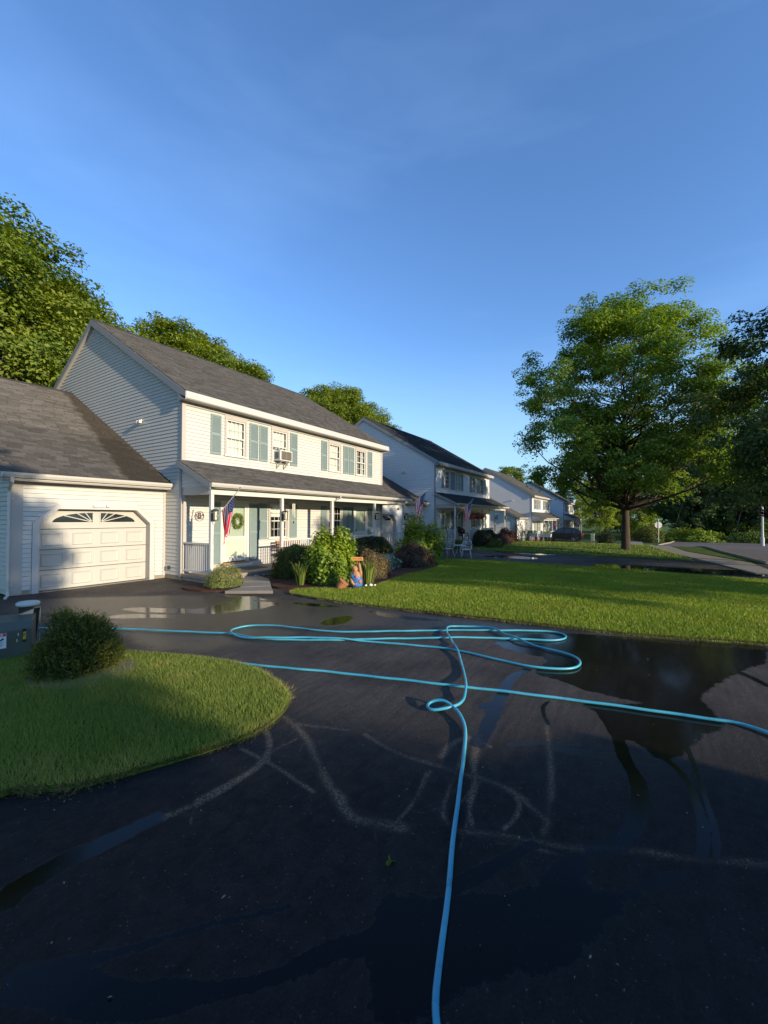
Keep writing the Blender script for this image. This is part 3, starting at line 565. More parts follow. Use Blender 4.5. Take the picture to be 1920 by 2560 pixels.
def siding(parent, axis, x, y, u0, u1, z0, z1, ops=(), top=None, m=None, joined=False, name='siding_board', holes=None):
    """rows of lapped boards; top(u-range at z) clips gables: top = (peak_u, slope, z_at_u0) ... given as function z -> (lo, hi)"""
    P = wall_frame(axis, x, y); z = z0; J = MB(); m = m or M_side
    while z < z1-.02:
        zt = min(z+EXP, z1); lo0, hi0 = (u0, u1); lo1, hi1 = u0, u1
        if top: lo0, hi0 = top(z); lo1, hi1 = top(zt)
        lo0 = max(lo0, u0); lo1 = max(lo1, u0); hi0 = min(hi0, u1); hi1 = min(hi1, u1)
        if hi0-lo0 < .05: break
        for a, c in (rects_minus(lo0, hi0, z, zt, ops) if ops else [(lo0, hi0)]):
            a1 = lo1 if a == lo0 else a; c1 = hi1 if c == hi0 else c
            if joined: board(J, P, a, c, a1, c1, z, zt)
            else: b = MB(); board(b, P, a, c, a1, c1, z, zt); b.obj(name, m, parent)
        z = zt
    if joined:
        o = J.obj('siding', m, parent); o['kind'] = 'stuff'
def shingles(parent, P0, U, Sv, W_, L_, m, name='roof_shingles', expo=.14, tab=.31, seed=1, single=0, th=.012):
    """rows of tabs on a plane; 'single' = how many of the lowest tabs become objects"""
    r = np.random.default_rng(seed); P0 = np.array(P0, float); U = np.array(U, float); Sv = np.array(Sv, float); N = np.cross(U, Sv)
    if N[2] < 0: N = -N
    V = []; F = []; T = []; nrow = int(math.ceil(L_/expo)); cnt = 0
    protos = []
    for pk in range(6 if single else 0):
        pb = MB(); q = [P0*0, U*tab, U*tab+Sv*expo*1.25, Sv*expo*1.25]; g = U*.004
        pb.poly([tuple(q[0]+g+N*th*1.6), tuple(q[1]-g+N*th*1.6), tuple(q[2]-g+N*.002), tuple(q[3]+g+N*.002)])
        pb.poly([tuple(q[0]+g), tuple(q[1]-g), tuple(q[1]-g+N*th*1.6), tuple(q[0]+g+N*th*1.6)])
        pb.poly([tuple(q[0]+g), tuple(q[0]+g+N*th*1.6), tuple(q[3]+g+N*.002)]); pb.poly([tuple(q[1]-g), tuple(q[2]-g+N*.002), tuple(q[1]-g+N*th*1.6)])
        pm_ = pb.mesh('shingle'); pm_.materials.append(m); at_ = pm_.attributes.new('tint', 'FLOAT', 'POINT'); at_.data.foreach_set('value', [pk/5]*len(pm_.vertices)); protos.append(pm_)
    for i in range(nrow):
        s0 = i*expo; s1 = min((i+1)*expo+.02, L_); u = -r.uniform(0, tab)
        while u < W_:
            w = tab*(r.choice([.6, 1., 1.35]) if not single else 1.)
            a, c = max(u, 0), min(u+w, W_); u += w
            if c-a < .03: continue
            if single and cnt < single and c-a > tab*.95:
                o = link('shingle', protos[int(r.integers(0, 6))], parent); o.location = tuple(P0+U*a+Sv*(s0+r.uniform(-.006, .006))); cnt += 1; continue
            d = th*r.uniform(.7, 1.9); g = .004; s0j = s0+r.uniform(-.006, .006)
            k = len(V); b0 = P0+Sv*s0j
            V += [b0+U*(a+g), b0+U*(c-g), b0+U*(a+g)+N*d, b0+U*(c-g)+N*d, P0+Sv*s1+U*(a+g)+N*.003, P0+Sv*s1+U*(c-g)+N*.003]
            F += [(k+2, k+3, k+5, k+4), (k, k+1, k+3, k+2)]; t = r.random(); T += [t]*6
    o = link(name, qmesh(name, V, F, m, tint=T), parent); o['kind'] = 'stuff'; return o

def window(root, x, z0, z1, w, yf, grid=(4, 4), curtain=None, detail=2, sash_open=False):
    """casing outside x..x+w; sash, panes and grille behind it"""
    c = .075 if detail > 1 else .06
    b = MB(); b.box(x, x+w, yf-.045, yf+.0, z1-c, z1).box(x, x+c, yf-.045, yf, z0+.03, z1-c).box(x+w-c, x+w, yf-.045, yf, z0+.03, z1-c)
    win = b.obj('window', M_trim, root)
    s = MB(); s.box(x-.03, x+w+.03, yf-.075, yf, z0-.015, z0+.03); s.obj('sill', M_white, win)
    xa, xb, za, zb = x+c, x+w-c, z0+.03, z1-c; zm = (za+zb)/2; f = .042
    for nm, zl, zh, yo in (('sash', zm-.02, zb, .012), ('sash', za, zm+.02, .028)):
        s = MB(); y0, y1 = yf+yo-.03, yf+yo
        s.box(xa, xb, y0, y1, zl, zl+f).box(xa, xb, y0, y1, zh-f, zh).box(xa, xa+f, y0, y1, zl+f, zh-f).box(xb-f, xb, y0, y1, zl+f, zh-f); s.obj(nm, M_white, win)
        MB().box(xa+f-.003, xb-f+.003, y0+.016, y0+.020, zl+f-.003, zh-f+.003).obj('pane', M_pane, win)
        if grid and detail > 0:
            g = MB(); nx, nz = grid[0], grid[1]//2
            for i in range(1, nx): gx = xa+f+(xb-xa-2*f)*i/nx; g.box(gx-.008, gx+.008, y0+.006, y0+.015, zl+f, zh-f)
            for i in range(1, nz): gz = zl+f+(zh-zl-2*f)*i/nz; g.box(xa+f, xb-f, y0+.004, y0+.013, gz-.008, gz+.008)
            g.obj('muntin', M_white, win)
    MB().box(xa-.3, xb+.3, yf+.55, yf+.56, za-.3, zb+.3).obj('room_darkness', M_dark, win)
    sd_ = MB(); sd_.box(xa-.03, xa-.01, yf+.04, yf+.56, za-.1, zb+.1).box(xb+.01, xb+.03, yf+.04, yf+.56, za-.1, zb+.1).box(xa-.03, xb+.03, yf+.04, yf+.56, zb, zb+.02).box(xa-.03, xb+.03, yf+.04, yf+.56, za-.02, za); sd_.obj('reveal', M_dark, win)
    if curtain:
        for (ca, cb, cz0, cz1) in curtain:
            cm = MB(); n = 40; x0_, x1_ = xa+(xb-xa)*ca, xa+(xb-xa)*cb; zl, zh = za+(zb-za)*cz0, za+(zb-za)*cz1; pts = []
            for i in range(n+1): t = i/n; pts.append((x0_+(x1_-x0_)*t, yf+.10+.018*math.sin(t*46)+.008*math.sin(t*23+1)))
            for i in range(n): cm.poly([(pts[i][0], pts[i][1], zl), (pts[i+1][0], pts[i+1][1], zl), (pts[i+1][0], pts[i+1][1], zh), (pts[i][0], pts[i][1], zh)])
            cm.obj('curtain', M_curt, win)
    return win
def shutter(root, x, z0, z1, w, yf, louvres=True):
    b = MB(); y0, y1 = yf-.052, yf-.020; s = .042
    b.box(x, x+s, y0, y1, z0, z1).box(x+w-s, x+w, y0, y1, z0, z1).box(x+s, x+w-s, y0, y1, z0, z0+.08).box(x+s, x+w-s, y0, y1, z1-.06, z1)
    zm = z0+(z1-z0)*.5; b.box(x+s, x+w-s, y0, y1, zm-.035, zm+.035); b.box(x+s, x+w-s, y1-.008, y1-.004, z0, z1)
    o = b.obj('shutter', M_shut, root)
    if louvres:
        l = MB(); z = z0+.09
        while z < z1-.09:
            if abs(z-zm) > .045: l.poly([(x+s, y0+.002, z), (x+w-s, y0+.002, z), (x+w-s, y1-.01, z+.032), (x+s, y1-.01, z+.032)]); l.poly([(x+s, y0+.002, z), (x+s, y1-.01, z-.002), (x+w-s, y1-.01, z-.002), (x+w-s, y0+.002, z)])
            z += .034
        l.obj('louvre', M_shut, o)['kind'] = 'stuff'
    return o
def front_door(root, x, z0, yf, w=.98, h=2.04, detail=2):
    c = .09
    b = MB(); b.box(x-c, x, yf-.045, yf, z0, z0+h+c).box(x+w, x+w+c, yf-.045, yf, z0, z0+h+c).box(x, x+w, yf-.045, yf, z0+h, z0+h+c); dr = b.obj('front_door', M_white, root)
    s = MB(); s.box(x+.01, x+w-.01, yf+.02, yf+.05, z0+.04, z0+h); s.obj('door_leaf', M_door, dr)
    f = MB(); y0, y1 = yf-.035, yf-.005; t = .10
    f.box(x+.005, x+t, y0, y1, z0+.03, z0+h-.01).box(x+w-t, x+w-.005, y0, y1, z0+.03, z0+h-.01).box(x+t, x+w-t, y0, y1, z0+h-.11, z0+h-.01).box(x+t, x+w-t, y0, y1, z0+.03, z0+.16).box(x+t, x+w-t, y0, y1, z0+.80, z0+.89)
    f.obj('storm_frame', M_white, dr)
    MB().box(x+t-.003, x+w-t+.003, y0+.012, y0+.016, z0+.89, z0+h-.108).obj('pane', M_pane, dr)
    MB().box(x+t-.003, x+w-t+.003, y0+.010, y0+.018, z0+.158, z0+.80).obj('kick_panel', M_door, dr)
    MB().tube([(x+.06, y0-.03, z0+.86), (x+.06, y0-.03, z0+1.02)], .012, 6).box(x+.05, x+.10, y0-.03, y0, z0+.91, z0+.94).obj('handle', M_black, dr)
    MB().box(x-.06, x+w+.06, yf-.13, yf, z0-.06, z0).obj('threshold', M_woodbr, dr)
    MB().box(x-.09, x+w+.09, yf-.28, yf-.02, z0-.16, z0-.06).obj('doorstep', M_white, dr)
    return dr

def railing(root, p0, p1, z0, z1, step=.105):
    """top and bottom rail with balusters between two points (local x,y)"""
    p0 = Vector((p0[0], p0[1], 0)); p1 = Vector((p1[0], p1[1], 0)); d = (p1-p0); L_ = d.length; d.normalize(); nrm = Vector((-d.y, d.x, 0))
    def bar(za, zb, hw):
        b = MB(); q = [p0-nrm*hw, p1-nrm*hw, p1+nrm*hw, p0+nrm*hw]; b.prism([(v.x, v.y, za) for v in q], (0, 0, zb-za)); return b
    r = bar(z1-.045, z1, .045).obj('railing', M_white, root)
    bar(z0+.08, z0+.13, .03).obj('bottom_rail', M_white, r)
    n = max(2, int(L_/step)); me = None
    for i in range(1, n):
        c = p0+d*(L_*i/n)
        if me is None:
            b = MB(); b.box(-.019, .019, -.019, .019, z0+.13, z1-.045); me = b.mesh('baluster')
        o = link('baluster', me, r, M_white); o.location = (c.x, c.y, 0); o.rotation_euler = (0, 0, math.atan2(d.y, d.x))
    return r
def lantern(root, x, y, z):
    b = MB(); b.box(x-.05, x+.05, y-.03, y, z-.07, z+.14); o = b.obj('wall_lantern', M_black, root)
    c = MB(); c.box(x-.075, x+.075, y-.20, y-.05, z+.20, z+.225).box(x-.05, x+.05, y-.17, y-.08, z+.225, z+.25).box(x-.06, x+.06, y-.185, y-.065, z-.08, z-.06)
    for sx in (-1, 1):
        for sy in (-.185, -.077): c.box(x+sx*.055-.006, x+sx*.055+.006, y+sy, y+sy+.012, z-.06, z+.20)
    c.obj('lantern_cage', M_black, o); MB().box(x-.035, x+.035, y-.155, y-.095, z-.06, z+.17).obj('lantern_glass', M_glassg, o)
def gutter(root, x0, x1, y, z, name='gutter'):
    b = MB(); pr = [(y, z), (y-.075, z), (y-.115, z-.04), (y-.12, z-.01), (y-.13, z-.01), (y-.13, z-.045), (y-.085, z-.115), (y, z-.115)]
    pr = [(y, z-.005), (y, z-.115), (y-.07, z-.115), (y-.11, z-.055), (y-.125, z), (y-.115, z), (y-.10, z-.05), (y-.065, z-.105), (y-.01, z-.105), (y-.01, z-.005)]
    b.prism([(x0, a, c) for a, c in pr], (x1-x0, 0, 0)); b.box(x0-.004, x0, y-.12, y, z-.113, z-.002).box(x1, x1+.004, y-.12, y, z-.113, z-.002)
    return b.obj(name, M_gutter, root)
def downspout(root, pts, name='downspout'):
    b = MB(); b.tube(pts, .038, 4); return b.obj(name, M_gutter, root)
def slope_box(b, x0, x1, ya, za, yb, zb, th):
    b.prism([(x0, ya, za), (x0, yb, zb), (x0, yb, zb-th), (x0, ya, za-th)], (x1-x0, 0, 0)); return b

HD = 11.9; EAVE = 5.82; PK = HD/2; SL = .6; ZR = 9.55
def ztop(y): return ZR-SL*abs(y-PK)
def house(ox, oz, label, group, detail, roofm, sidem, WD=11.33, Lgarage=True, left_top=None, post_flag=False, curtains=True):
    """two-unit townhouse: local origin at the left front corner at ground"""
    root = empty('townhouse', (ox, 12.07, oz), label, 'house', group)
    D2 = detail >= 2
    # ---- openings of the front wall
    cx = WD/2
    def mir(a, b): return (WD-b, WD-a)
    upw = [(1.50, 2.41), (3.54, 4.43)]; upw = upw+[mir(*q) for q in upw]
    low = (3.44, 4.46); low2 = mir(*low); dox = 1.46; dox2 = WD-1.46-.98
    zU = (4.03, 5.36); zL = (1.12, 2.52); DZ = .38
    ops = [(a, b, zU[0], zU[1]+.2) for a, b in upw]+[(a, b, zL[0]-.02, zL[1]) for a, b in (low, low2)]+[(dox-.09, dox+1.07, .2, DZ+2.13), (dox2-.09, dox2+1.07, .2, DZ+2.13)]
    # wall core: strips between openings
    core = MB(); zs = sorted({0., .2, zL[0]-.02, zL[1], DZ+2.13, zU[0], zU[1]+.2, 5.95}); 
    for a, b in zip(zs[:-1], zs[1:]):
        for u0, u1 in rects_minus(0, WD, a, b, [(o_[0]+.06, o_[1]-.06, o_[2]+.03, o_[3]-.07) for o_ in ops]): core.box(u0, u1, 0, .12, a, b)
    fw = core.obj('front_wall', M_side, root)
    for ax, xx in (('L', 0), ('R', WD)):
        g = MB(); pts = [(0, .121, .0), (0, HD, 0), (0, HD, ztop(HD)-.14), (0, PK, ZR-.14), (0, .121, ztop(.121)-.14)]
        g.prism([(xx if ax == 'L' else xx-.12, p[1], p[2]) for p in pts], (.12, 0, 0)); gw = g.obj('gable_wall', M_side, root)
        def top(z, s=1):
            t = (z-(ztop(0)-.16))/SL
            return (max(t, .0), min(HD-t, HD)) if t > 0 else (0, HD)
        if ax == 'L' or detail >= 3:
            siding(gw, ax, xx, 0, .0, HD, .12, ZR-.2, top=lambda z: top(z), m=sidem, joined=(detail < 3 or ax == 'R'))
    back = MB().box(.13, WD-.13, HD-.12, HD, 0, EAVE).obj('back_wall', M_side, root)
    MB().box(-.01, WD+.01, -.012, .12, -.3, .13).box(-.012, .12, .13, HD, -.3, .12).obj('foundation', M_found, root)
    # siding of the front, between corner boards
    sops = ops
    siding(fw, 'F', 0, 0, .10, WD-.10, .13, 5.42, ops=sops, m=sidem, joined=(detail < 3))
    b = MB(); b.box(-.022, .10, -.035, -.001, .10, 5.60); cbd = b.obj('corner_board', M_trim, root); MB().box(-.034, -.022, -.035, .07, .10, 5.6).obj('corner_return', M_rake, cbd)
    b = MB(); b.box(WD-.10, WD+.022, -.035, -.001, .10, 5.60).box(WD+.022, WD+.034, -.035, .07, .10, 5.6); b.obj('corner_board', M_trim, root)
    b = MB().box(.10, WD-.10, -.040, -.001, 5.42, 5.62)
    for a, c in upw: b.box(a, a+.07, -.038, -.001, zU[1], 5.42).box(c-.07, c, -.038, -.001, zU[1], 5.42).box(a+.07, c-.07, -.034, -.001, zU[1], 5.42)
    b.obj('frieze_board', M_trim, root)
    # roof: deck slabs, rake boards, fascia
    rx0, rx1 = -.14, WD+.14; ye = -.36
    rb = MB(); slope_box(rb, rx0+.02, rx1-.02, ye+.03, ztop(ye+.03)-.02, PK, ZR-.02, .12); slope_box(rb, rx0+.02, rx1-.02, PK, ZR-.02, HD+.36, ztop(HD+.36)-.02, .12); rf = rb.obj('roof', roofm, root)
    sl = math.hypot(1, SL); Lr = (PK-ye)*sl
    shingles(rf, (rx0, ye, ztop(ye)), (1, 0, 0), (0, 1/sl, SL/sl), rx1-rx0, Lr, roofm, seed=int(ox)+3)
    shingles(rf, (rx1, HD-ye, ztop(ye)), (-1, 0, 0), (0, -1/sl, SL/sl), rx1-rx0, Lr, roofm, seed=int(ox)+4, expo=.3, tab=.6)
    MB().prism([(rx0, PK-.16, ZR-.075), (rx0, PK, ZR+.03), (rx0, PK+.16, ZR-.075)], (rx1-rx0, 0, 0)).obj('ridge_cap', roofm, rf)
    for xa in (rx0-.012, rx1-.023):
        rk = MB(); slope_box(rk, xa, xa+.035, ye-.03, ztop(ye-.03)-.018, PK, ZR-.018, .24); slope_box(rk, xa, xa+.035, PK, ZR-.018, HD+.36, ztop(HD+.36)-.018, .24)
        rk.obj('rake_board', M_rake, root)
        xs = (rx0+.023, -.001) if xa < 0 else (WD+.001, rx1-.023)
        so = MB(); slope_box(so, xs[0], xs[1], 0, ztop(0)-.21, PK, ZR-.21, .02); slope_box(so, xs[0], xs[1], PK, ZR-.21, HD, ztop(HD)-.21, .02); so.obj('rake_soffit', M_trim, root)
    zf = ztop(ye)
    MB().box(rx0+.023, rx1-.023, ye-.03, ye-.002, zf-.22, zf-.01).obj('fascia_board', M_case if detail > 2 else M_trim, root)
    MB().box(rx0+.023, rx1-.023, ye-.002, -.001, zf-.24, zf-.222).obj('soffit', M_trim, root)
    for xa in (rx0-.012, rx1-.023): en = MB(); en.prism([(xa, ye-.031, zf-.262), (xa, 0, zf-.262), (xa, 0, ztop(0)-.26), (xa, ye-.031, zf-.20)], (.035, 0, 0)); en.obj('eave_return', M_rake, root)
    # windows
    cur_full = [(0, 1, 0, 1)]; cur_side = [(0, .35, 0, 1), (.65, 1, 0, 1)]; cur_top = [(0, 1, .45, 1)]
    cs = [cur_full, cur_top, cur_side, cur_full] if curtains else [None, cur_side, None, None]
    for i, (a, c) in enumerate(upw):
        window(root, a, zU[0], zU[1], c-a, 0, (4, 4), cs[i], detail)
    sw = .385
    for a, c in ((.965, 0), (2.53, 0), (2.98, 0), (4.54, 0)):
        for q in (a, WD-a-sw): shutter(root, q, 4.02, 5.34, sw, 0, D2)
    for q, cu in ((low, [(0, .18, 0, 1), (.82, 1, 0, 1), (0, 1, .62, 1)] if curtains else cur_side), (low2, None)): window(root, q[0], zL[0], zL[1], q[1]-q[0], 0, (4, 4), cu, detail)
    for a in (2.98, 4.54):
        for q in (a, WD-a-sw): shutter(root, q, zL[0], zL[1]-.07, sw, 0, D2)
    for a in (.98, 2.56):
        for q in (a, WD-a-sw): shutter(root, q, DZ, DZ+2.05, sw, 0, D2)
    for q in (dox, dox2): front_door(root, q, DZ, 0, detail=detail)
    # ---- porch
    yp = -1.42; dk = MB().box(-.02, WD+.02, yp-.10, -.013, .10, .20); dk.obj('porch_deck', M_deck, root, bevel=.01)
    st = MB().box(.03, WD-.03, yp-.04, yp+.1, -.3, .10).box(.03, .16, yp+.1, -.013, -.3, .10).box(WD-.16, WD-.03, yp+.1, -.013, -.3, .10); st.obj('porch_base', M_stoneg, root)
    posts = [.06, 2.79, cx-.19, WD-2.79, WD-.06]; zb0, zb1 = 2.60, 2.83
    for p in posts:
        b = MB().box(p-.048, p+.048, yp-.048, yp+.048, .20, zb0); b.obj('porch_post', M_white if True else M_trim, root)
    for p in (.06, WD-.06): MB().box(p-.048, p+.048, -.085, -.022, .20, zb0).obj('half_post', M_trim, root)
    MB().box(0.0, WD, yp-.06, yp+.06, zb0, zb1).obj('porch_beam', M_white, root)
    for xa in (.0, WD-.12): MB().box(xa, xa+.12, yp+.06, -.022, zb0, zb1).obj('side_beam', M_trim, root)
    MB().box(.12, WD-.12, yp+.06, -.041, zb1-.10, zb1-.08).obj('porch_ceiling', M_white, root)
    # porch roof
    za, zw = 2.92, 3.70; yg = yp-.26; s2 = (zw-za)/(0-yg); s2l = math.hypot(1, s2)
    pr = MB(); slope_box(pr, -.16, WD+.16, yg+.02, za-.015, -.022, zw-.03, .07); prr = pr.obj('porch_roof', roofm, root)
    shingles(prr, (-.18, yg, za), (1, 0, 0), (0, 1/s2l, s2/s2l), WD+.36, (-.02-yg)*s2l, roofm, seed=int(ox)+9)
    for xa, sgn in ((-.19, -1), (WD+.16, 1)):
        b = MB(); slope_box(b, xa, xa+.03, yg-.02, za-.02, -.001, zw-.02, .17); b.obj('porch_rake', M_rake, root)
    for xx, ax in ((.0, 'L'), (WD, 'R')):
        g = MB(); g.prism([(xx if ax == 'L' else xx-.06, -.03, zb1), (xx if ax == 'L' else xx-.06, yp+.03, zb1), (xx if ax == 'L' else xx-.06, yp+.03, za+.02), (xx if ax == 'L' else xx-.06, -.03, zw-.11)], (.06, 0, 0)); gg = g.obj('porch_gable', M_side, root)
        J = MB(); P = wall_frame(ax, xx, 0); z = zb1
        while z < zw-.2:
            zt = z+EXP; f_ = lambda q: yp+.03 if q < za+.06 else yg+(q-za+.10)/s2
            if -.03-f_(z) > .05:
                q = MB(); board(q, P, max(f_(z), yp+.03), -.03, min(max(f_(zt), yp+.03), -.04), -.03, z, zt); q.obj('siding_board', M_side, gg)
            z = zt
    gutter(root, -.19, WD+.19, yg, za-.01)
    MB().box(-.05, WD+.05, yg+.0, yg+.02, za-.13, za-.02).obj('porch_fascia', M_white, root)
    MB().box(0, WD, yg+.02, yp-.06, za-.15, za-.135).obj('porch_soffit', M_white, root)
    # posts p3 has a downspout beside it
    xd = cx-.10
    downspout(root, [(xd+.09, yg-.06, za-.12), (xd+.09, yg-.05, za-.2), (xd, yp-.0, zb0-.02), (xd, yp-.0, .12)])
    # railings
    railing(root, (.06, -.09), (.06, yp+.05), .20, 1.17); railing(root, (WD-.06, -.09), (WD-.06, yp+.05), .20, 1.17)
    for a, c in ((posts[1], posts[2]), (posts[2], posts[3])): railing(root, (a+.05, yp), (c-.05, yp), .20, 1.17, .105 if D2 else .13)
    for p in (posts[0], posts[1]-.0, WD-.06, posts[3]): lantern(root, p, yp-.048, 1.92)
    # floodlight fixture high on the gable
    b = MB().box(-.05, -.02, 2.35, 2.50, 5.15, 5.25).box(-.14, -.05, 2.30, 2.38, 5.10, 5.20).box(-.14, -.05, 2.46, 2.54, 5.10, 5.20); b.obj('floodlight', M_white, root)
    return root

def garage_door(root, x, yf, w=2.74, h=2.13, detail=2, rib='stile'):
    """sectional door in an opening with clipped upper corners"""
    c = .14; k = .42; z1 = h
    # casing: two legs, two slanted corners, head
    b = MB(); y0, y1 = yf-.04, yf
    b.box(x-c, x, y0, y1, 0, z1-k+.02).box(x+w, x+w+c, y0, y1, 0, z1-k+.02)
    b.prism([(x+k-.02, y0, z1), (x+w-k+.02, y0, z1), (x+w-k+.06, y0, z1+c), (x+k-.06, y0, z1+c)], (0, y1-y0, 0))
    b.prism([(x, y0, z1-k+.0201), (x+k-.0201, y0, z1), (x+k-.0601, y0, z1+c), (x-c, y0, z1-k+.06), (x-c, y0, z1-k+.0201)], (0, y1-y0, 0))
    b.prism([(x+w, y0, z1-k+.0201), (x+w+c, y0, z1-k+.0201), (x+w+c, y0, z1-k+.06), (x+w-k+.0601, y0, z1+c), (x+w-k+.0201, y0, z1)], (0, y1-y0, 0))
    d = b.obj('garage_door', M_case, root)
    rv = MB(); rv.box(x-.02, x, yf, yf+.28, 0, z1-k).box(x+w, x+w+.02, yf, yf+.28, 0, z1-k).box(x+k, x+w-k, yf, yf+.28, z1, z1+.02)
    rv.prism([(x, yf, z1-k), (x, yf+.28, z1-k), (x+k, yf+.28, z1), (x+k, yf, z1)], (-.014, 0, .014)); rv.prism([(x+w, yf, z1-k), (x+w, yf+.28, z1-k), (x+w-k, yf+.28, z1), (x+w-k, yf, z1)], (.014, 0, .014))
    rv.obj('jamb', M_trim, d)
    yd = yf+.20; hs = (z1+.0)/4.0
    for i in range(4):
        za, zb = .012+i*hs, (i+1)*hs-.004
        if i < 3:
            MB().box(x+.004, x+w-.004, yd, yd+.04, za, zb).box(x+.004, x+w-.004, yd-.006, yd, zb-.03, zb-.016).obj('door_section', M_gdoor, d)
            if detail >= 1:
                me = None; n = 4
                for j in range(n):
                    pw = w/n; px = x+pw*(j+.5); a, e = .24, hs*.5-.095
                    bb = MB(); zc = (za+zb)/2
                    o_ = [(px-a, yd, zc-e), (px+a, yd, zc-e), (px+a, yd, zc+e), (px-a, yd, zc+e)]; s = .018; q_ = [(px-a+s, yd-.019, zc-e+s), (px+a-s, yd-.019, zc-e+s), (px+a-s, yd-.019, zc+e-s), (px-a+s, yd-.019, zc+e-s)]
                    t = .055; r_ = [(px-a+t, yd-.006, zc-e+t), (px+a-t, yd-.006, zc-e+t), (px+a-t, yd-.006, zc+e-t), (px-a+t, yd-.006, zc+e-t)]
                    for A, B in ((o_, q_), (q_, r_)):
                        for m_ in range(4): bb.poly([A[m_], A[(m_+1) % 4], B[(m_+1) % 4], B[m_]])
                    bb.poly(r_); bb.obj('raised_panel', M_gdoor, d)
        else:
            b = MB(); b.prism([(x+.004, yd, za), (x+w-.004, yd, za), (x+w-.004, yd, z1-k+.05), (x+w-k+.05, yd, z1), (x+k-.05, yd, z1), (x+.004, yd, z1-k+.05)], (0, .04, 0)); b.obj('door_section', M_gdoor, d)
            # sunburst half lights
            for sgn, xc in ((-1, x+w/2-.10), (1, x+w/2+.10)):
                zbt = za+.17; Wd, Hh = .93, .26; n = 16
                g = MB(); arc = [(xc+sgn*Wd*math.cos(t*math.pi/2/n), zbt+Hh*math.sin(t*math.pi/2/n)) for t in range(n+1)]; arc = [(px, zz) for px, zz in arc]
                pts = [(xc, zbt)]+arc
                g.poly([(p, yd-.004, z_) for p, z_ in (pts if sgn < 0 else pts[::-1])]); g.obj('half_light', M_carg, d)
                fr = MB()
                fr.box(min(xc, xc+sgn*(Wd+.13)), max(xc, xc+sgn*(Wd+.13)), yd-.010, yd-.001, zbt-.055, zbt-.03).box(min(xc+sgn*(Wd+.10), xc+sgn*(Wd+.13)), max(xc+sgn*(Wd+.10), xc+sgn*(Wd+.13)), yd-.010, yd-.001, zbt-.03, zbt+Hh+.02)
                fr.box(min(xc, xc-sgn*.03), max(xc, xc-sgn*.03), yd-.012, yd-.001, zbt-.055, zbt+Hh+.045).box(min(xc, xc+sgn*(Wd+.13)), max(xc, xc+sgn*(Wd+.13)), yd-.010, yd-.001, zbt+Hh+.02, zbt+Hh+.045)
                for an in (15, 33, 56):
                    a = rad(an); u = Vector((sgn*math.cos(a), 0, math.sin(a))); L_ = 1/math.sqrt((math.cos(a)/Wd)**2+(math.sin(a)/Hh)**2); pn = Vector((-u.z, 0, u.x))*.011
                    o0 = Vector((xc, yd-.011, zbt)); fr.prism([tuple(o0-pn+u*.03), tuple(o0-pn+u*L_), tuple(o0+pn+u*L_), tuple(o0+pn+u*.03)], (0, .007, 0))
                fr.obj('light_frame', M_gdoor, d)
    sl_ = MB().box(x, x+w, yf-.03, yf+.3, -.02, .012).obj('threshold', M_conc, d)
    return d

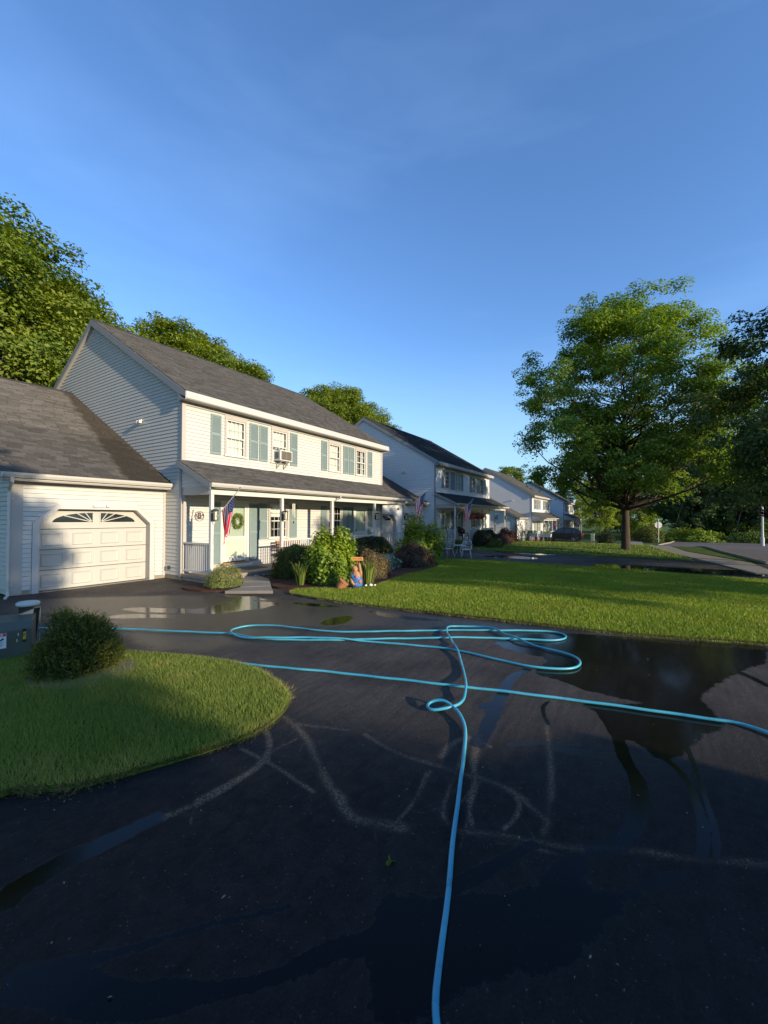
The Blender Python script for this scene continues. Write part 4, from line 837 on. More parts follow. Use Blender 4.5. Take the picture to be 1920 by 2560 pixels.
GSL = .545; GZE = 2.98; GY0 = -.38
def garage(ox, wid, oz, label, doors, roofm, sidem, detail, gable_left=False, single=0, group=None, mid=None, ridge_y=7.05):
    """wing with a front-facing slope; local origin front left corner of its wall (Y = 12.94)"""
    root = empty('garage', (ox, 12.94, oz), label, 'garage', group); w = wid; D = ridge_y*2
    zt = lambda y: GZE+GSL*(min(y, D-y)-GY0)
    ops = []
    for dx, dw in doors:
        ops.append((dx-.16, dx+dw+.16, -.1, 2.13-.40)); 
        for q in range(4): ops.append((dx-.16+(q+1)*.1, dx+dw+.16-(q+1)*.1, 2.13-.40+q*.1143, 2.13-.40+(q+1)*.1143))
        ops.append((dx+.36, dx+dw-.36, 2.187-.001, 2.13+.168))
    core = MB(); zs = [0, 1.70, 2.15, 2.95]
    for a, b in zip(zs[:-1], zs[1:]):
        oo = [(dx-.015, dx+dw+.015, -1, 2.14) for dx, dw in doors]
        for u0, u1 in rects_minus(0, w, a, b, oo): core.box(u0, u1, 0, .12, a, b)
    for dx, dw in doors:
        core.prism([(dx-.015, 0, 1.70), (dx-.015, 0, 2.15), (dx+.425, 0, 2.15)], (0, .12, 0)); core.prism([(dx+dw+.015, 0, 1.70), (dx+dw-.425, 0, 2.15), (dx+dw+.015, 0, 2.15)], (0, .12, 0))
    fw = core.obj('front_wall', sidem, root)
    siding(fw, 'F', 0, 0, .20 if gable_left else .02, w-.09, .10, 2.78, ops=ops, m=sidem, joined=detail < 3)
    MB().box(w-.09, w-.001, -.032, -.001, .08, 2.80).obj('corner_board', M_trim, root)
    MB().box(.001 if gable_left else .02, w-.001, -.014, .0, -.3, .10).obj('foundation', M_found, root) if not doors else None
    if doors:
        f = MB()
        xs = [0]+[q for dx, dw in doors for q in (dx-.17, dx+dw+.17)]+[w]
        for i in range(0, len(xs), 2):
            if xs[i+1]-xs[i] > .05: f.box(xs[i], xs[i+1], -.012, .12, -.3, .10)
        f.obj('foundation', M_found, root)
    MB().box(.1, w-.005, .13, D, 0, .02).obj('floor', M_dark, root)
    # dark inner box so the half lights look in on a room
    MB().box(0 if not gable_left else .12, w-.005, D-.1, D, 0, 2.9).obj('back_wall', sidem, root)
    for dx, dw in doors: garage_door(root, dx, 0, dw, detail=detail)
    x0 = -.30 if gable_left else 0
    rb = MB(); slope_box(rb, x0+.01, w, GY0+.02, zt(GY0+.02)-.015, ridge_y, zt(ridge_y)-.015, .11); slope_box(rb, x0+.01, w, ridge_y, zt(ridge_y)-.015, D+.38, GZE-.015, .11); rf = rb.obj('roof', roofm, root)
    sl = math.hypot(1, GSL)
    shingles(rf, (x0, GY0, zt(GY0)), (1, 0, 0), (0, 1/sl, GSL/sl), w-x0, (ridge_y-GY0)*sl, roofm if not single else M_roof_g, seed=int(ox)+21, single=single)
    MB().prism([(x0, ridge_y-.15, zt(ridge_y)-.06), (x0, ridge_y, zt(ridge_y)+.03), (x0, ridge_y+.15, zt(ridge_y)-.06)], (w-x0, 0, 0)).obj('ridge_cap', roofm, rf)
    fl = MB(); slope_box(fl, w-.006, w+.0, GY0+.3, zt(GY0+.3)+.14, ridge_y, zt(ridge_y)+.14, .15)
    MB().box(x0, w+.10, GY0-.0, GY0+.025, GZE-.17, GZE-.015).obj('fascia_board', M_trim, root)
    MB().box(x0+.02, w-.001, GY0+.025, -.001, GZE-.19, GZE-.172).obj('soffit', M_trim, root)
    MB().box(.0, w-.0, -.028, -.001, 2.70, GZE-.19).obj('frieze_board', M_trim, root)
    gutter(root, x0-.01, w+.12, GY0, GZE-.01)
    if gable_left:
        g = MB(); pts = [(.121, 0), (D, 0), (D, 2.85), (ridge_y, zt(ridge_y)-.13), (.121, zt(.121)-.13)]
        g.prism([(0, a, b) for a, b in pts], (.12, 0, 0)); gw = g.obj('gable_wall', sidem, root)
        siding(gw, 'L', 0, 0, .05, D, .12, zt(ridge_y)-.2, top=lambda z: (max((z-zt(0)+.15)/GSL, 0), min(D-(z-zt(0)+.15)/GSL, D)), m=sidem, joined=detail < 3)
        b = MB(); slope_box(b, x0-.012, x0+.02, GY0-.02, zt(GY0-.02)-.02, ridge_y, zt(ridge_y)-.02, .21); slope_box(b, x0-.012, x0+.02, ridge_y, zt(ridge_y)-.02, D+.38, GZE-.02, .21); b.obj('rake_board', M_rake, root)
        b = MB(); slope_box(b, x0+.02, -.001, 0, zt(0)-.19, ridge_y, zt(ridge_y)-.19, .02); b.obj('rake_soffit', M_trim, root)
        b = MB().box(-.022, .20, -.032, -.001, .02, 2.80).box(-.034, -.022, -.032, .09, .02, 2.80); b.obj('corner_board', M_trim, root)
        ds = downspout(root, [(-.12, GY0-.06, GZE-.12), (-.12, GY0-.055, GZE-.22), (-.075, -.10, GZE-.42), (-.075, -.075, GZE-.5), (-.075, -.075, .12), (-.11, -.2, .03), (-.2, -.38, .03)])
        MB().box(-.12, .01, -.085, -.065, 2.35, 2.38).obj('strap', M_gutter, ds); MB().box(-.12, .01, -.085, -.065, .25, .28).obj('strap', M_gutter, ds)
    if mid: mid(root)
    return root

gH = 'white two-storey townhouses along the street'
H1 = house(7.29, BASE, 'nearest white townhouse with window air conditioner and flag on its porch', gH, 3, M_roof, M_side)
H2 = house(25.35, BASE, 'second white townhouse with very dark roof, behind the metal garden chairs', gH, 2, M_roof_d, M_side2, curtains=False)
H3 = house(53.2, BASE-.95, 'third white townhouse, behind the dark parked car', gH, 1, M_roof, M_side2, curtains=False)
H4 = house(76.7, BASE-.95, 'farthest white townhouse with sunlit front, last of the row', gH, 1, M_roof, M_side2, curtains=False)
def sensor(root):
    b = MB().box(1.80, 2.02, -.075, -.041, 2.20, 2.27).box(1.70, 1.78, -.10, -.041, 2.20, 2.26).box(2.04, 2.12, -.10, -.041, 2.20, 2.26); b.obj('floodlight', M_white, root)
G1 = garage(3.52, 3.77, BASE, 'single garage at the left edge with cream sectional door and clipped corners', [(.53, 2.74)], M_roof, M_side, 3, gable_left=True, single=300, group='garages attached to the townhouses', mid=sensor)
def bell(root):
    b = MB().lathe([(.09, 0), (.075, .02), (.05, .07), (.04, .11), (.015, .13), (.012, .18)], (3.15, -.06, 2.42), 10); b.obj('bell_ornament', M_black, root)
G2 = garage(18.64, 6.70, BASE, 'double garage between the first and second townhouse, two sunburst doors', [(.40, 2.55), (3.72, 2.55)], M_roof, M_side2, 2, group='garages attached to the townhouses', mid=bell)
G3 = garage(49.4, 3.79, BASE-.95, 'garage of the third townhouse with blue shaded gable end', [], M_roof, M_side2, 1, gable_left=True, group='garages attached to the townhouses', mid=lambda r: front_door(r, 1.6, .1, 0))
G4 = garage(64.6, 12.0, BASE-.95, 'garage wing half hidden between the third and farthest townhouse', [(1, 2.7), (8, 2.7)], M_roof, M_side2, 1, group='garages attached to the townhouses')
# chimney vent on the left garage ridge
vb = MB().lathe([(.13, 0), (.13, .12), (.17, .13), (.17, .20), (.13, .21), (.13, .26), (.17, .27), (.17, .34), (.10, .37)], (-.95, 7.05, 6.93), 14); vb.obj('roof_vent', M_pole, G1, smooth=False)

# ---------------------------------------------------------------- flags
def flag(loc, label, pole_len=1.5, tilt=37, fly=1.05, hoist=.78, seed=0, sway=0.0, spread=1.0, off=.06):
    root = empty('flag', loc, label, 'flag', 'American flags on porch posts')
    tv = Vector((0, -math.cos(rad(tilt)), math.sin(rad(tilt))))
    MB().tube([(0, 0, 0), tuple(tv*pole_len)], .013, 8).obj('flagpole', M_sheet, root)
    MB().lathe([(.0, -.02), (.022, -.008), (.026, .008), (.018, .025), (.0, .034)], tuple(tv*(pole_len+.02)), 8).obj('finial', M_rim, root)
    MB().box(-.035, .035, -.02, .05, -.09, .05).obj('bracket', M_iron, root)
    NU, NV = 39, 44; V = np.zeros((NU+1, NV+1, 3)); r = np.random.default_rng(seed)
    for i in range(NU+1):
        s = i/NU; base = tv*(pole_len-off-hoist*s)   # s=0 at the tip: canton side
        for j in range(NV+1):
            t = j/NV; gath = 1-(1-spread)*min(1, t*1.6)
            y = base.y+(tv.y*hoist*(.5-s))*(gath-1)
            ph = s*15+seed
            x = (.034*math.sin(ph)+.016*math.sin(ph*1.9+t*3))*min(1, t*2.2)
            drop = fly*t*(1-.10*s)+.02*math.sin(ph*1.3)*t
            zz = base.z-drop+(1-gath)*0
            y += sway*t*t+.02*math.sin(t*7+s*5)*t
            V[i, j] = (x, y, zz)
    idx = lambda i, j: i*(NV+1)+j
    F = [[], [], []]
    for i in range(NU):
        stripe = i*13//NU
        for j in range(NV):
            f = (idx(i, j), idx(i+1, j), idx(i+1, j+1), idx(i, j+1))
            if stripe < 7 and j < NV*.4: F[2].append(f)
            else: F[stripe % 2].append(f)
    me = bpy.data.meshes.new('cloth'); fl = F[0]+F[1]+F[2]; me.from_pydata([tuple(v) for v in V.reshape(-1, 3)], [], fl)
    for m_ in (M_fred, M_fwhite, M_fblue): me.materials.append(m_)
    me.polygons.foreach_set('material_index', [0]*len(F[0])+[1]*len(F[1])+[2]*len(F[2])); me.polygons.foreach_set('use_smooth', [True]*len(fl)); me.update()
    link('cloth', me, root)
    sb = MB()
    for a in range(9):
        n = 6 if a % 2 == 0 else 5
        for c in range(n):
            si = (a+.5+.0)/9*(7/13); tj = ((c+.5) if n == 6 else (c+1))/6*.4
            p = Vector(V[int(si*NU), int(tj*NV)])
            for sg in (-1, 1):
                pts = []
                for k in range(10):
                    rr_ = .021 if k % 2 == 0 else .009; an = math.pi/2+k*math.pi/5; pts.append((p.x+sg*.006, p.y+rr_*math.cos(an), p.z+rr_*math.sin(an)))
                sb.poly(pts if sg > 0 else pts[::-1])
    sb.obj('star', M_fwhite, root)['kind'] = 'stuff'
    return root
flag((7.38, 10.585, 1.50), 'red, white and blue flag hanging limp beside the nearest front door', 1.46, 38, 1.06, .70, 1, .08, .5, .28)
flag((18.53, 10.585, 1.88), 'flag at the right-hand end of the nearest porch, in front of the double garage', 1.72, 41, 1.35, .85, 4, .16, .62, .06)
flag((25.42, 10.585, 1.75), 'flag on the porch of the second, dark-roofed house', 1.6, 43, 1.25, .85, 6, .10, .6, .06)
flag((76.8, 10.585, .75), 'tiny sunlit flag on the porch of the farthest house', 1.6, 43, 1.25, .85, 2, .10, .8, .06)

# ================================================================ plants
def rand_dirs(r, n):
    v = r.normal(size=(n, 3)); return v/np.linalg.norm(v, axis=1, keepdims=True)
def leaf_mesh(name, C, N, size, m, r, tint, hue, aspect=.55, droop=0.0, dirs=None):
    """one folded four-cornered leaf per centre C with normal N"""
    n = len(C); N = N/np.maximum(np.linalg.norm(N, axis=1, keepdims=True), 1e-6)
    t = rand_dirs(r, n) if dirs is None else dirs; A = t-(t*N).sum(1, keepdims=True)*N; A /= np.maximum(np.linalg.norm(A, axis=1, keepdims=True), 1e-6)
    B = np.cross(N, A); s = (size*r.uniform(.6, 1.35, n))[:, None]
    V = np.stack([C-A*s*.5, C+B*s*aspect*.5+N*s*.10, C+A*s*.5, C-B*s*aspect*.5+N*s*.10], 1).reshape(-1, 3)
    F = np.arange(4*n).reshape(-1, 4)
    return qmesh(name, V, F, m, tint=np.repeat(tint, 4), hue=np.repeat(hue, 4))
def crown(r, limbs, per_limb, clump_r, spread, nleaf, size, m, name='crown', zsq=.85, center=None):
    cl = []; lt = []
    for L_ in limbs:
        k = per_limb; q = r.normal(size=(k, 3))*np.array([spread, spread, spread*.85]); cl.append(np.array(L_)+q); lt.append(np.full(k, r.random()))
    cl = np.concatenate(cl); lt = np.concatenate(lt); cr_ = clump_r*r.uniform(.6, 1.4, len(cl)); ct = .5*lt+.5*r.random(len(cl))
    p = cr_**2/np.sum(cr_**2); i = r.choice(len(cl), nleaf, p=p); d = rand_dirs(r, nleaf); d[:, 2] = np.where(r.random(nleaf) < .25, d[:, 2], np.abs(d[:, 2])*.9)
    C = cl[i]+d*(cr_[i]*np.power(r.random(nleaf), .35))[:, None]*np.array([1, 1, zsq])
    c0 = cl.mean(0) if center is None else np.array(center); o = C-c0; o /= np.maximum(np.linalg.norm(o, axis=1, keepdims=True), .1)
    N = d*.55+o*.45+np.array([0, 0, .5])+r.normal(size=(nleaf, 3))*.45
    return leaf_mesh(name, C, N, size, m, r, np.clip(.35*ct[i]+.65*r.random(nleaf), 0, 1), np.clip(ct[i]*.8+r.normal(size=nleaf)*.25, 0, 1))
def tree_meshes(h, rad_, z0, trunk_r, n_limb, per_limb, clump_r, nleaf, leaf, seed, prof, m, bark, tz=.8, lean=(0, 0), lobes=.22, forks=0):
    r = np.random.default_rng(seed); limbs = []; a0 = r.random()*6.28
    for i in range(n_limb):
        t = (i+.5)/n_limb; t = t**.92; a = a0+i*2.399963+r.normal()*.25; R_ = rad_*np.interp(t, [p[0] for p in prof], [p[1] for p in prof])
        lob = 1+lobes*math.sin(a*2+seed)+lobes*.8*math.sin(a*3-t*5+seed*2); q = R_*lob*(r.uniform(.12, 1.0)**.55)
        limbs.append((q*math.cos(a)+lean[0]*t, q*math.sin(a)+lean[1]*t, z0+(h-z0)*t*.96))
    cm = crown(r, limbs, per_limb, clump_r, clump_r*.85, nleaf, leaf, m, center=(0, 0, z0+(h-z0)*.4))
    b = MB(); th = h*tz; n = 9; tp = [(lean[0]*(i/n)**2+.02*h*math.sin(i*1.3+seed)*(i/n)*.4, lean[1]*(i/n)**2+.02*h*math.cos(i*1.7+seed)*(i/n)*.4, th*i/n) for i in range(n+1)]
    rs = [trunk_r*(1-.93*(i/n)**.9)+(trunk_r*.35 if i == 0 else 0) for i in range(n+1)]
    b.tube([(0, 0, -.15)]+[(0, 0, .12)]+tp[1:], [rs[0]*1.15, trunk_r*1.08]+rs[1:], 12, True)
    at = lambda z: Vector((np.interp(z, [p[2] for p in tp], [p[0] for p in tp]), np.interp(z, [p[2] for p in tp], [p[1] for p in tp]), z))
    for (x, y, z) in limbs:
        zz = max(z0*.75, min(th*.93, z-math.hypot(x, y)*.75)); s = at(zz); e = Vector((x, y, z)); mid = s.lerp(e, .5)+Vector((0, 0, -.06*(e-s).length)); rr = trunk_r*(.42*(1-zz/th)+.10)
        pts = [s, s.lerp(mid, .5), mid, mid.lerp(e, .5), e]; pts = [p+Vector((r.normal(), r.normal(), r.normal()))*.03*(e-s).length*(0 < k < 4) for k, p in enumerate(pts)]
        b.tube(pts, [rr, rr*.75, rr*.55, rr*.35, rr*.12], 5, False)
        for _ in range(forks):
            k = r.integers(1, 4); q = pts[k]; e2 = q+Vector((r.normal(), r.normal(), abs(r.normal())*.7))*clump_r*1.3; b.tube([q, q.lerp(e2, .5)+Vector((0, 0, .1)), e2], [rr*.35, rr*.22, rr*.06], 4, False)
    tm = b.mesh('trunk', True); tm.materials.append(bark); return tm, cm
def tree(name, loc, label, meshes, group=None, cat='tree', rz=0, sc=1):
    e = empty(name, (loc[0], loc[1], Hf(loc[0], loc[1])-.03 if len(loc) < 3 else loc[2]), label, cat, group, rz); e.scale = (sc,)*3 if not hasattr(sc, '__len__') else sc
    link('trunk', meshes[0], e); link('crown', meshes[1], e); return e
BROAD = [(0, .62), (.10, .88), (.28, 1.0), (.5, 1.04), (.68, .98), (.82, .80), (.93, .55), (1, .2)]
OVAL = [(0, .5), (.25, .92), (.5, 1), (.72, .9), (.88, .66), (1, .25)]
CONE = [(0, 1), (.3, .8), (.6, .5), (.85, .22), (1, .04)]

tree('street_tree', (29.66, 1.07), 'big spreading ash tree standing alone on the lawn past the second driveway', tree_meshes(15.3, 5.6, 3.4, .25, 110, 8, .64, 138000, .16, 29, BROAD, M_leaf_hero, M_bark, .80, (.1, .2), .17, 3))
# trees behind the roofs
tA = tree_meshes(19.0, 6.2, 3.0, .30, 120, 8, .85, 110000, .235, 5, OVAL, M_leaf_back, M_bark, .8, (0, 0), .14, 1)
tB = tree_meshes(20.0, 5.6, 3.0, .26, 110, 8, .85, 100000, .26, 8, OVAL, M_leaf_back, M_bark, .8, (0, 0), .16, 1)
gT = 'maples behind the townhouses'
tree('maple_tree', (7.6, 30), 'tall maple rising behind the left garage roof', tA, gT, sc=.93)
tree('maple_tree', (-3.5, 27), 'maple at the left edge of the frame, behind the garage', tB, gT, rz=1.1)
tree('maple_tree', (12.2, 33), 'lower maple crown just left of the nearest gable peak', tB, gT, rz=2.4, sc=.86)
for x, y, s, z, lb in ((19.8, 36, .95, .3, 'first maple right of the nearest gable peak'), (24.3, 37, .98, 2.0, 'middle maple above the nearest long roof'), (28.0, 36, .89, 4.1, 'right-hand maple of the three above the nearest roof'),
                       (41.8, 36, .97, 1.7, 'left part of the round maple group beside the second gable peak'), (46.8, 36.5, 1.05, 3.3, 'middle of the round maple group above the second house'), (52, 36, .95, 5.2, 'right-most maple above the second dark roof')):
    tree('maple_tree', (x, y), lb, tB, gT, rz=z, sc=s)
tC = tree_meshes(14.0, 5.0, 2.0, .25, 44, 7, .8, 22000, .34, 13, OVAL, M_leaf_back, M_bark)
tree('maple_tree', (95, 26.4), 'sunlit maple rising behind the third house roof', tC, gT, sc=1.05)
tree('maple_tree', (104, 31), 'farther maple left of the sunlit one above the third roof', tC, gT, rz=2, sc=1.0)
tD = tree_meshes(13.0, 3.2, .8, .2, 60, 6, .5, 20000, .26, 17, CONE, M_leaf_dark, M_bark, .95)
tree('spruce_tree', (96, 20.4), 'dark spruce between the sunlit maple and the ash crown', tD, 'dark spruces', sc=1.02)
tree('spruce_tree', (100, 16.0), 'dark spruce behind the roof of the farthest house', tD, 'dark spruces', rz=2, sc=.95)
# lit trees at the far end of the street
tE = tree_meshes(8.0, 2.7, 1.6, .10, 40, 6, .45, 24000, .16, 21, OVAL, M_leaf_lime, M_bark)
tree('young_tree', (63.9, 5.4), 'sunlit yellow-green young tree right of the parked car', tE, 'lit young trees')
tree('young_tree', (70.5, .9), 'sunlit young tree half hidden by the ash trunk', tE, 'lit young trees', rz=2, sc=.92)
tree('young_tree', (90, 11.4), 'narrow sunlit tree beside the farthest house', tE, 'lit young trees', rz=4, sc=(1.1, 1.1, 1.35))
# near trees at the right edge
tF = tree_meshes(11.2, 4.3, 2.6, .20, 52, 8, .55, 60000, .16, 31, OVAL, M_leaf_dark, M_bark, .8, (0, 0), .2, 2)
tree('roadside_tree', (24.6, -7.0), 'dark-leaved tree cut off by the right edge of the frame', tF, 'dark roadside trees', sc=(1, 1, 1.08))
tree('roadside_tree', (40.5, -7.9), 'dark tree behind the first one at the right edge', tF, 'dark roadside trees', rz=2.2, sc=1.22)
# the wood that closes the street
tW = [tree_meshes(15.0, 4.6, 1.2, .17, 46, 6, .8, 20000, .30, 40+k, OVAL, M_leaf_wood if k % 2 else M_leaf_dark, M_barkl if k == 1 else M_bark, .85, (r_, -r_), .25, 1) for k, r_ in enumerate((.3, 1.6, -.8))]
wr = random.Random(3); k = 0
wpos = []
for row, (x0_, n_, hs) in enumerate(((70.5, 9, .62), (74, 9, .95), (96, 12, 1.35))):
    for i in range(n_): wpos.append((x0_+wr.uniform(-1.5, 1.5), (8 if row == 2 else -5.5)-i*4.6+wr.uniform(-1.2, 1.2), hs*wr.uniform(.85, 1.15), row))
ORD = ['first', 'second', 'third', 'fourth', 'fifth', 'sixth', 'seventh', 'eighth', 'ninth', 'tenth', 'eleventh', 'twelfth', 'thirteenth', 'fourteenth', 'fifteenth', 'sixteenth']; cnt_ = [-1, -1, -1]
for x, y, s, row in wpos:
    cnt_[row] += 1
    tree('woodland_tree', (x, y), ('edge tree of the far wood, %s from the left', 'middle-row tree of the far wood, %s from the left', 'tall dark back-row tree of the far wood, %s from the left')[row] % ORD[cnt_[row]], tW[k % 3], ('edge trees of the wood', 'middle trees of the wood', 'back trees of the wood')[row], rz=wr.uniform(0, 6), sc=s); k += 1
# bare leaning stems at the edge of the wood
for i, (x, y, lx, ly, hh) in enumerate(((68.5, -3.2, .4, -1.3, 6.0), (69, -9.6, -.4, -1.6, 7), (69.5, .1, 0, 1.0, 6), (69, -6.1, .2, -1.0, 6.5))):
    b = MB(); b.tube([(0, 0, -.1), (lx*.2, ly*.2, hh*.35), (lx*.55, ly*.55, hh*.7), (lx, ly, hh)], [.07, .055, .04, .015], 6); b.tube([(lx*.4, ly*.4, hh*.55), (lx*.4-.2, ly*.4+.5, hh*.75), (lx*.4-.1, ly*.4+.8, hh*.9)], [.03, .02, .008], 5)
    o = b.obj('bare_sapling', M_barkl, None, True); o.location = (x, y, Hf(x, y)); tag(o, ('second', 'rightmost', 'leftmost', 'third')[i]+' of the thin pale leaning stems at the edge of the wood', 'sapling', 'pale leaning stems')
# unseen trees and garage added behind the camera to cast the evening shade
tG = tree_meshes(9.0, 3.6, 3.4, .18, 40, 8, .5, 34000, .17, 61, OVAL, M_leaf_hero, M_bark, .8, (0, 0), .2, 1)
gS = 'small street trees on the photographer\'s side of the street'
tH = tree_meshes(9.6, 3.4, 5.0, .18, 36, 8, .45, 30000, .17, 67, OVAL, M_leaf_hero, M_bark, .8, (0, 0), .25, 1)
tree('added_shade_tree', (-1.3, -14.0), 'unseen high-crowned small tree added behind the photographer to dapple the garage door', tH, gS)
for x, y, s, z, lb in ((12.9, -14.5, (.95, .95, .86), 1, 'first'), (17.2, -13.4, (1.05, 1.05, .93), 2, 'second'), (21.6, -13.8, (1.0, 1.0, .98), 3, 'third'), (-9, -14, (1, 1, 1), 4, 'leftmost')):
    tree('added_shade_tree', (x, y), lb+' unseen small tree added behind the photographer to cast dappled evening shade', tG, gS, rz=z, sc=s)
tI = tree_meshes(5.3, 2.4, 3.3, .10, 30, 7, .38, 16000, .13, 71, OVAL, M_leaf_hero, M_bark, .85, (0, 0), .3, 1)
tree('added_shade_tree', (10.4, -14.0), 'unseen low small tree added behind the photographer to shade strips of the front lawn', tI, gS)
tree('added_shade_tree', (-1.9, -13.0), 'unseen low small tree added behind the photographer to shade the side lawn', tI, gS, rz=2.1, sc=(1.05, 1.05, .97))
hb = empty('added_shade_garage', (-5.0, -12.0, 0), 'unseen low white garage added behind the photographer, its roof shaped to shade the foreground', 'garage')  # unseen garage, added and shaped only for its shadow on the foreground
MB().box(-7, 7.35, -4, 3.6, -.1, 1.92).obj('walls', M_side, hb); b = MB(); e_ = [(-7.4, -4.4, 1.9), (7.5, -4.4, 1.9), (7.5, 3.75, 1.9), (-7.4, 3.75, 1.9)]; f_ = [(x_, y_, 2.02) for x_, y_, z_ in e_]; r_ = [(-3.4, -.3, 3.5), (3.2, -.3, 3.5)]; b.poly(e_[::-1]); [b.poly([e_[k], e_[(k+1) % 4], f_[(k+1) % 4], f_[k]]) for k in range(4)]; b.poly([f_[0], f_[1], r_[1], r_[0]]); b.poly([f_[2], f_[3], r_[0], r_[1]]); b.poly([f_[1], f_[2], r_[1]]); b.poly([f_[3], f_[0], r_[0]]); b.obj('roof', M_roof, hb)

# ---------------------------------------------------------------- shrubs
def dome(r, n, sx, sy, sz, lump=.12, zmin=.0, flat=1.0, sd_=0):
    d = rand_dirs(r, n); d[:, 2] = np.abs(d[:, 2]); ph = r.uniform(0, 6, 6)
    bump = 1+lump*(np.sin(d[:, 0]*5+ph[0])*np.cos(d[:, 1]*5+ph[1])+.7*np.sin(d[:, 2]*7+d[:, 0]*4+ph[2])+.5*np.sin(d[:, 1]*11+ph[3])*np.sin(d[:, 0]*9+ph[4]))
    if flat < 1: d2 = d.copy(); e = np.power(np.power(np.abs(d[:, 0]), 1/flat*2)+np.power(np.abs(d[:, 1]), 1/flat*2)+np.power(np.abs(d[:, 2]), 1/flat*2), -flat/2); d2 = d*e[:, None]
    else: d2 = d
    return d2*bump[:, None]*np.array([sx, sy, sz]), d
def shrub(name, xy, label, sx, sy, sz, n, size, m, seed, group=None, kind='leaf', lump=.12, flat=1.0, aspect=.55, zoff=0.0, inner=.3, loose=0.0, cat='shrub', stemz=.0):
    r = np.random.default_rng(seed); z = Hf(*xy)+.04
    e = empty(name, (xy[0], xy[1], z), label, cat, group)
    P, d = dome(r, n, sx, sy, sz, lump, flat=flat); f = 1-inner*r.random(n)**1.6; f = np.where(r.random(n) < loose, 1+.12*r.random(n), f); C = P*f[:, None]+np.array([0, 0, stemz])
    under = r.random(n) < .18; C[under, 2] *= r.random(under.sum()); C[:, 2] = np.maximum(C[:, 2], .03+.05*r.random(n))
    ti = np.clip(.5+.25*np.sin(P[:, 0]*9/sx*.4+seed)*np.cos(P[:, 1]*8/sy*.4)+r.normal(size=n)*.22, 0, 1)
    if kind == 'leaf':
        N = d*.9+r.normal(size=(n, 3))*.5+np.array([0, 0, .25]); hue = np.clip(d[:, 2]*.75+r.normal(size=n)*.25, 0, 1)
        me = leaf_mesh('foliage', C, N, size, m, r, ti, hue, aspect)
    else:  # shoots with needles set along them
        k = 9; A = d*.8+np.array([0, 0, .45])+r.normal(size=(n, 3))*.42; A /= np.linalg.norm(A, axis=1, keepdims=True); L_ = size*r.uniform(2.2, 4.6, n)
        t = np.tile(np.linspace(.0, 1, k), n); ii = np.repeat(np.arange(n), k); C2 = C[ii]+A[ii]*(L_[ii]*t)[:, None]
        side = rand_dirs(r, n*k); side -= (side*A[ii]).sum(1, keepdims=True)*A[ii]; dr = side*.9+A[ii]*.75; dr /= np.linalg.norm(dr, axis=1, keepdims=True)
        me = leaf_mesh('foliage', C2+dr*size*.4, rand_dirs(r, n*k), size, m, r, np.clip(ti[ii]*.6+.4*t+.1*r.normal(size=n*k), 0, 1), np.clip(t*.8*r.random(n)[ii]+d[ii, 2]*.3, 0, 1), aspect, dirs=dr)
    link('foliage', me, e)
    b = MB()
    for _ in range(9):
        a = r.random()*6.28; q = r.uniform(.3, .75); b.tube([(0+.04*math.cos(a), .04*math.sin(a), -.05), (sx*q*.5*math.cos(a), sy*q*.5*math.sin(a), sz*.35), (sx*q*.8*math.cos(a), sy*q*.8*math.sin(a), sz*.62)], [.02, .014, .006], 5)
    b.obj('stem', M_bark, e); return e
sp = lambda L_: L_[0]
shrub('yew_shrub', (2.02, 5.28), 'dark rounded yew shrub on the corner of the side lawn, in front of the hose', .37, .37, .60, 4600, .028, M_leaf_yew, 1, kind='shoot', aspect=.30, lump=.10, inner=.6)
shrub('spirea_shrub', (7.05, 9.62), 'low pale-green mound left of the garden walk', .50, .46, .60, 9000, .036, M_leaf_spir, 2, lump=.07, loose=.10, aspect=.4)
shrub('clipped_hedge', (9.55, 9.45), 'clipped yellow-green hedge in front of the porch bench', .72, .52, .98, 24000, .055, M_leaf_yew, 3, lump=.05, flat=.62, aspect=.4)
shrub('viburnum_shrub', (8.95, 7.50), 'tall bright green leafy shrub behind the carved bear', .68, .62, 1.26, 15000, .088, M_leaf_shrub, 4, lump=.13, flat=.7, loose=.14, aspect=.6, inner=.4)
shrub('bronze_shrub', (10.15, 6.95), 'bronze-tan mounded shrub right of the carved bear', .62, .50, .74, 15000, .048, M_leaf_tan, 5, lump=.14, loose=.08)
shrub('hosta_bed', (12.4, 8.1), 'patch of white-edged variegated leaves between the tan and dark shrubs', 1.35, .55, .52, 4200, .15, M_leaf_hosta, 6, lump=.2, aspect=.45, inner=.2)
shrub('russet_shrub', (14.2, 7.7), 'wide russet-brown mounded shrub at the end of the planting bed', .95, .70, .80, 18000, .060, M_leaf_brn, 7, lump=.12, loose=.06)
shrub('yew_hedge', (14.0, 9.8), 'dark low rounded yew hedge along the right half of the nearest porch', 1.9, .55, 1.08, 26000, .070, M_leaf_yewd, 8, lump=.05, flat=.8, aspect=.35)
shrub('lilac_shrub', (17.1, 8.9), 'large mid-green bush at the corner of the planting bed before the double garage', .95, .85, 1.50, 14000, .11, M_leaf_shrub, 9, lump=.2, flat=.7, loose=.14, aspect=.6, inner=.45)
shrub('box_hedge', (28.6, 9.7), 'dark clipped hedge before the second house porch', 1.6, .6, 1.05, 12000, .09, M_leaf_yewd, 10, flat=.6, lump=.05)
shrub('azalea_shrub', (32.6, 9.4), 'reddish azalea mound at the end of the second house bed', 1.9, .7, .95, 10000, .10, M_leaf_red, 11, lump=.15)
shrub('rhododendron_shrub', (29.6, 8.9), 'brownish pink-tinged shrub right of the dark clipped hedge', 1.1, .6, .95, 5000, .07, M_leaf_brn, 18, lump=.15)
shrub('ground_shrub', (27.0, 8.5), 'low grey-green shrub beside the second driveway', 1.0, .5, .50, 5000, .06, M_leaf_yew, 12, lump=.15)
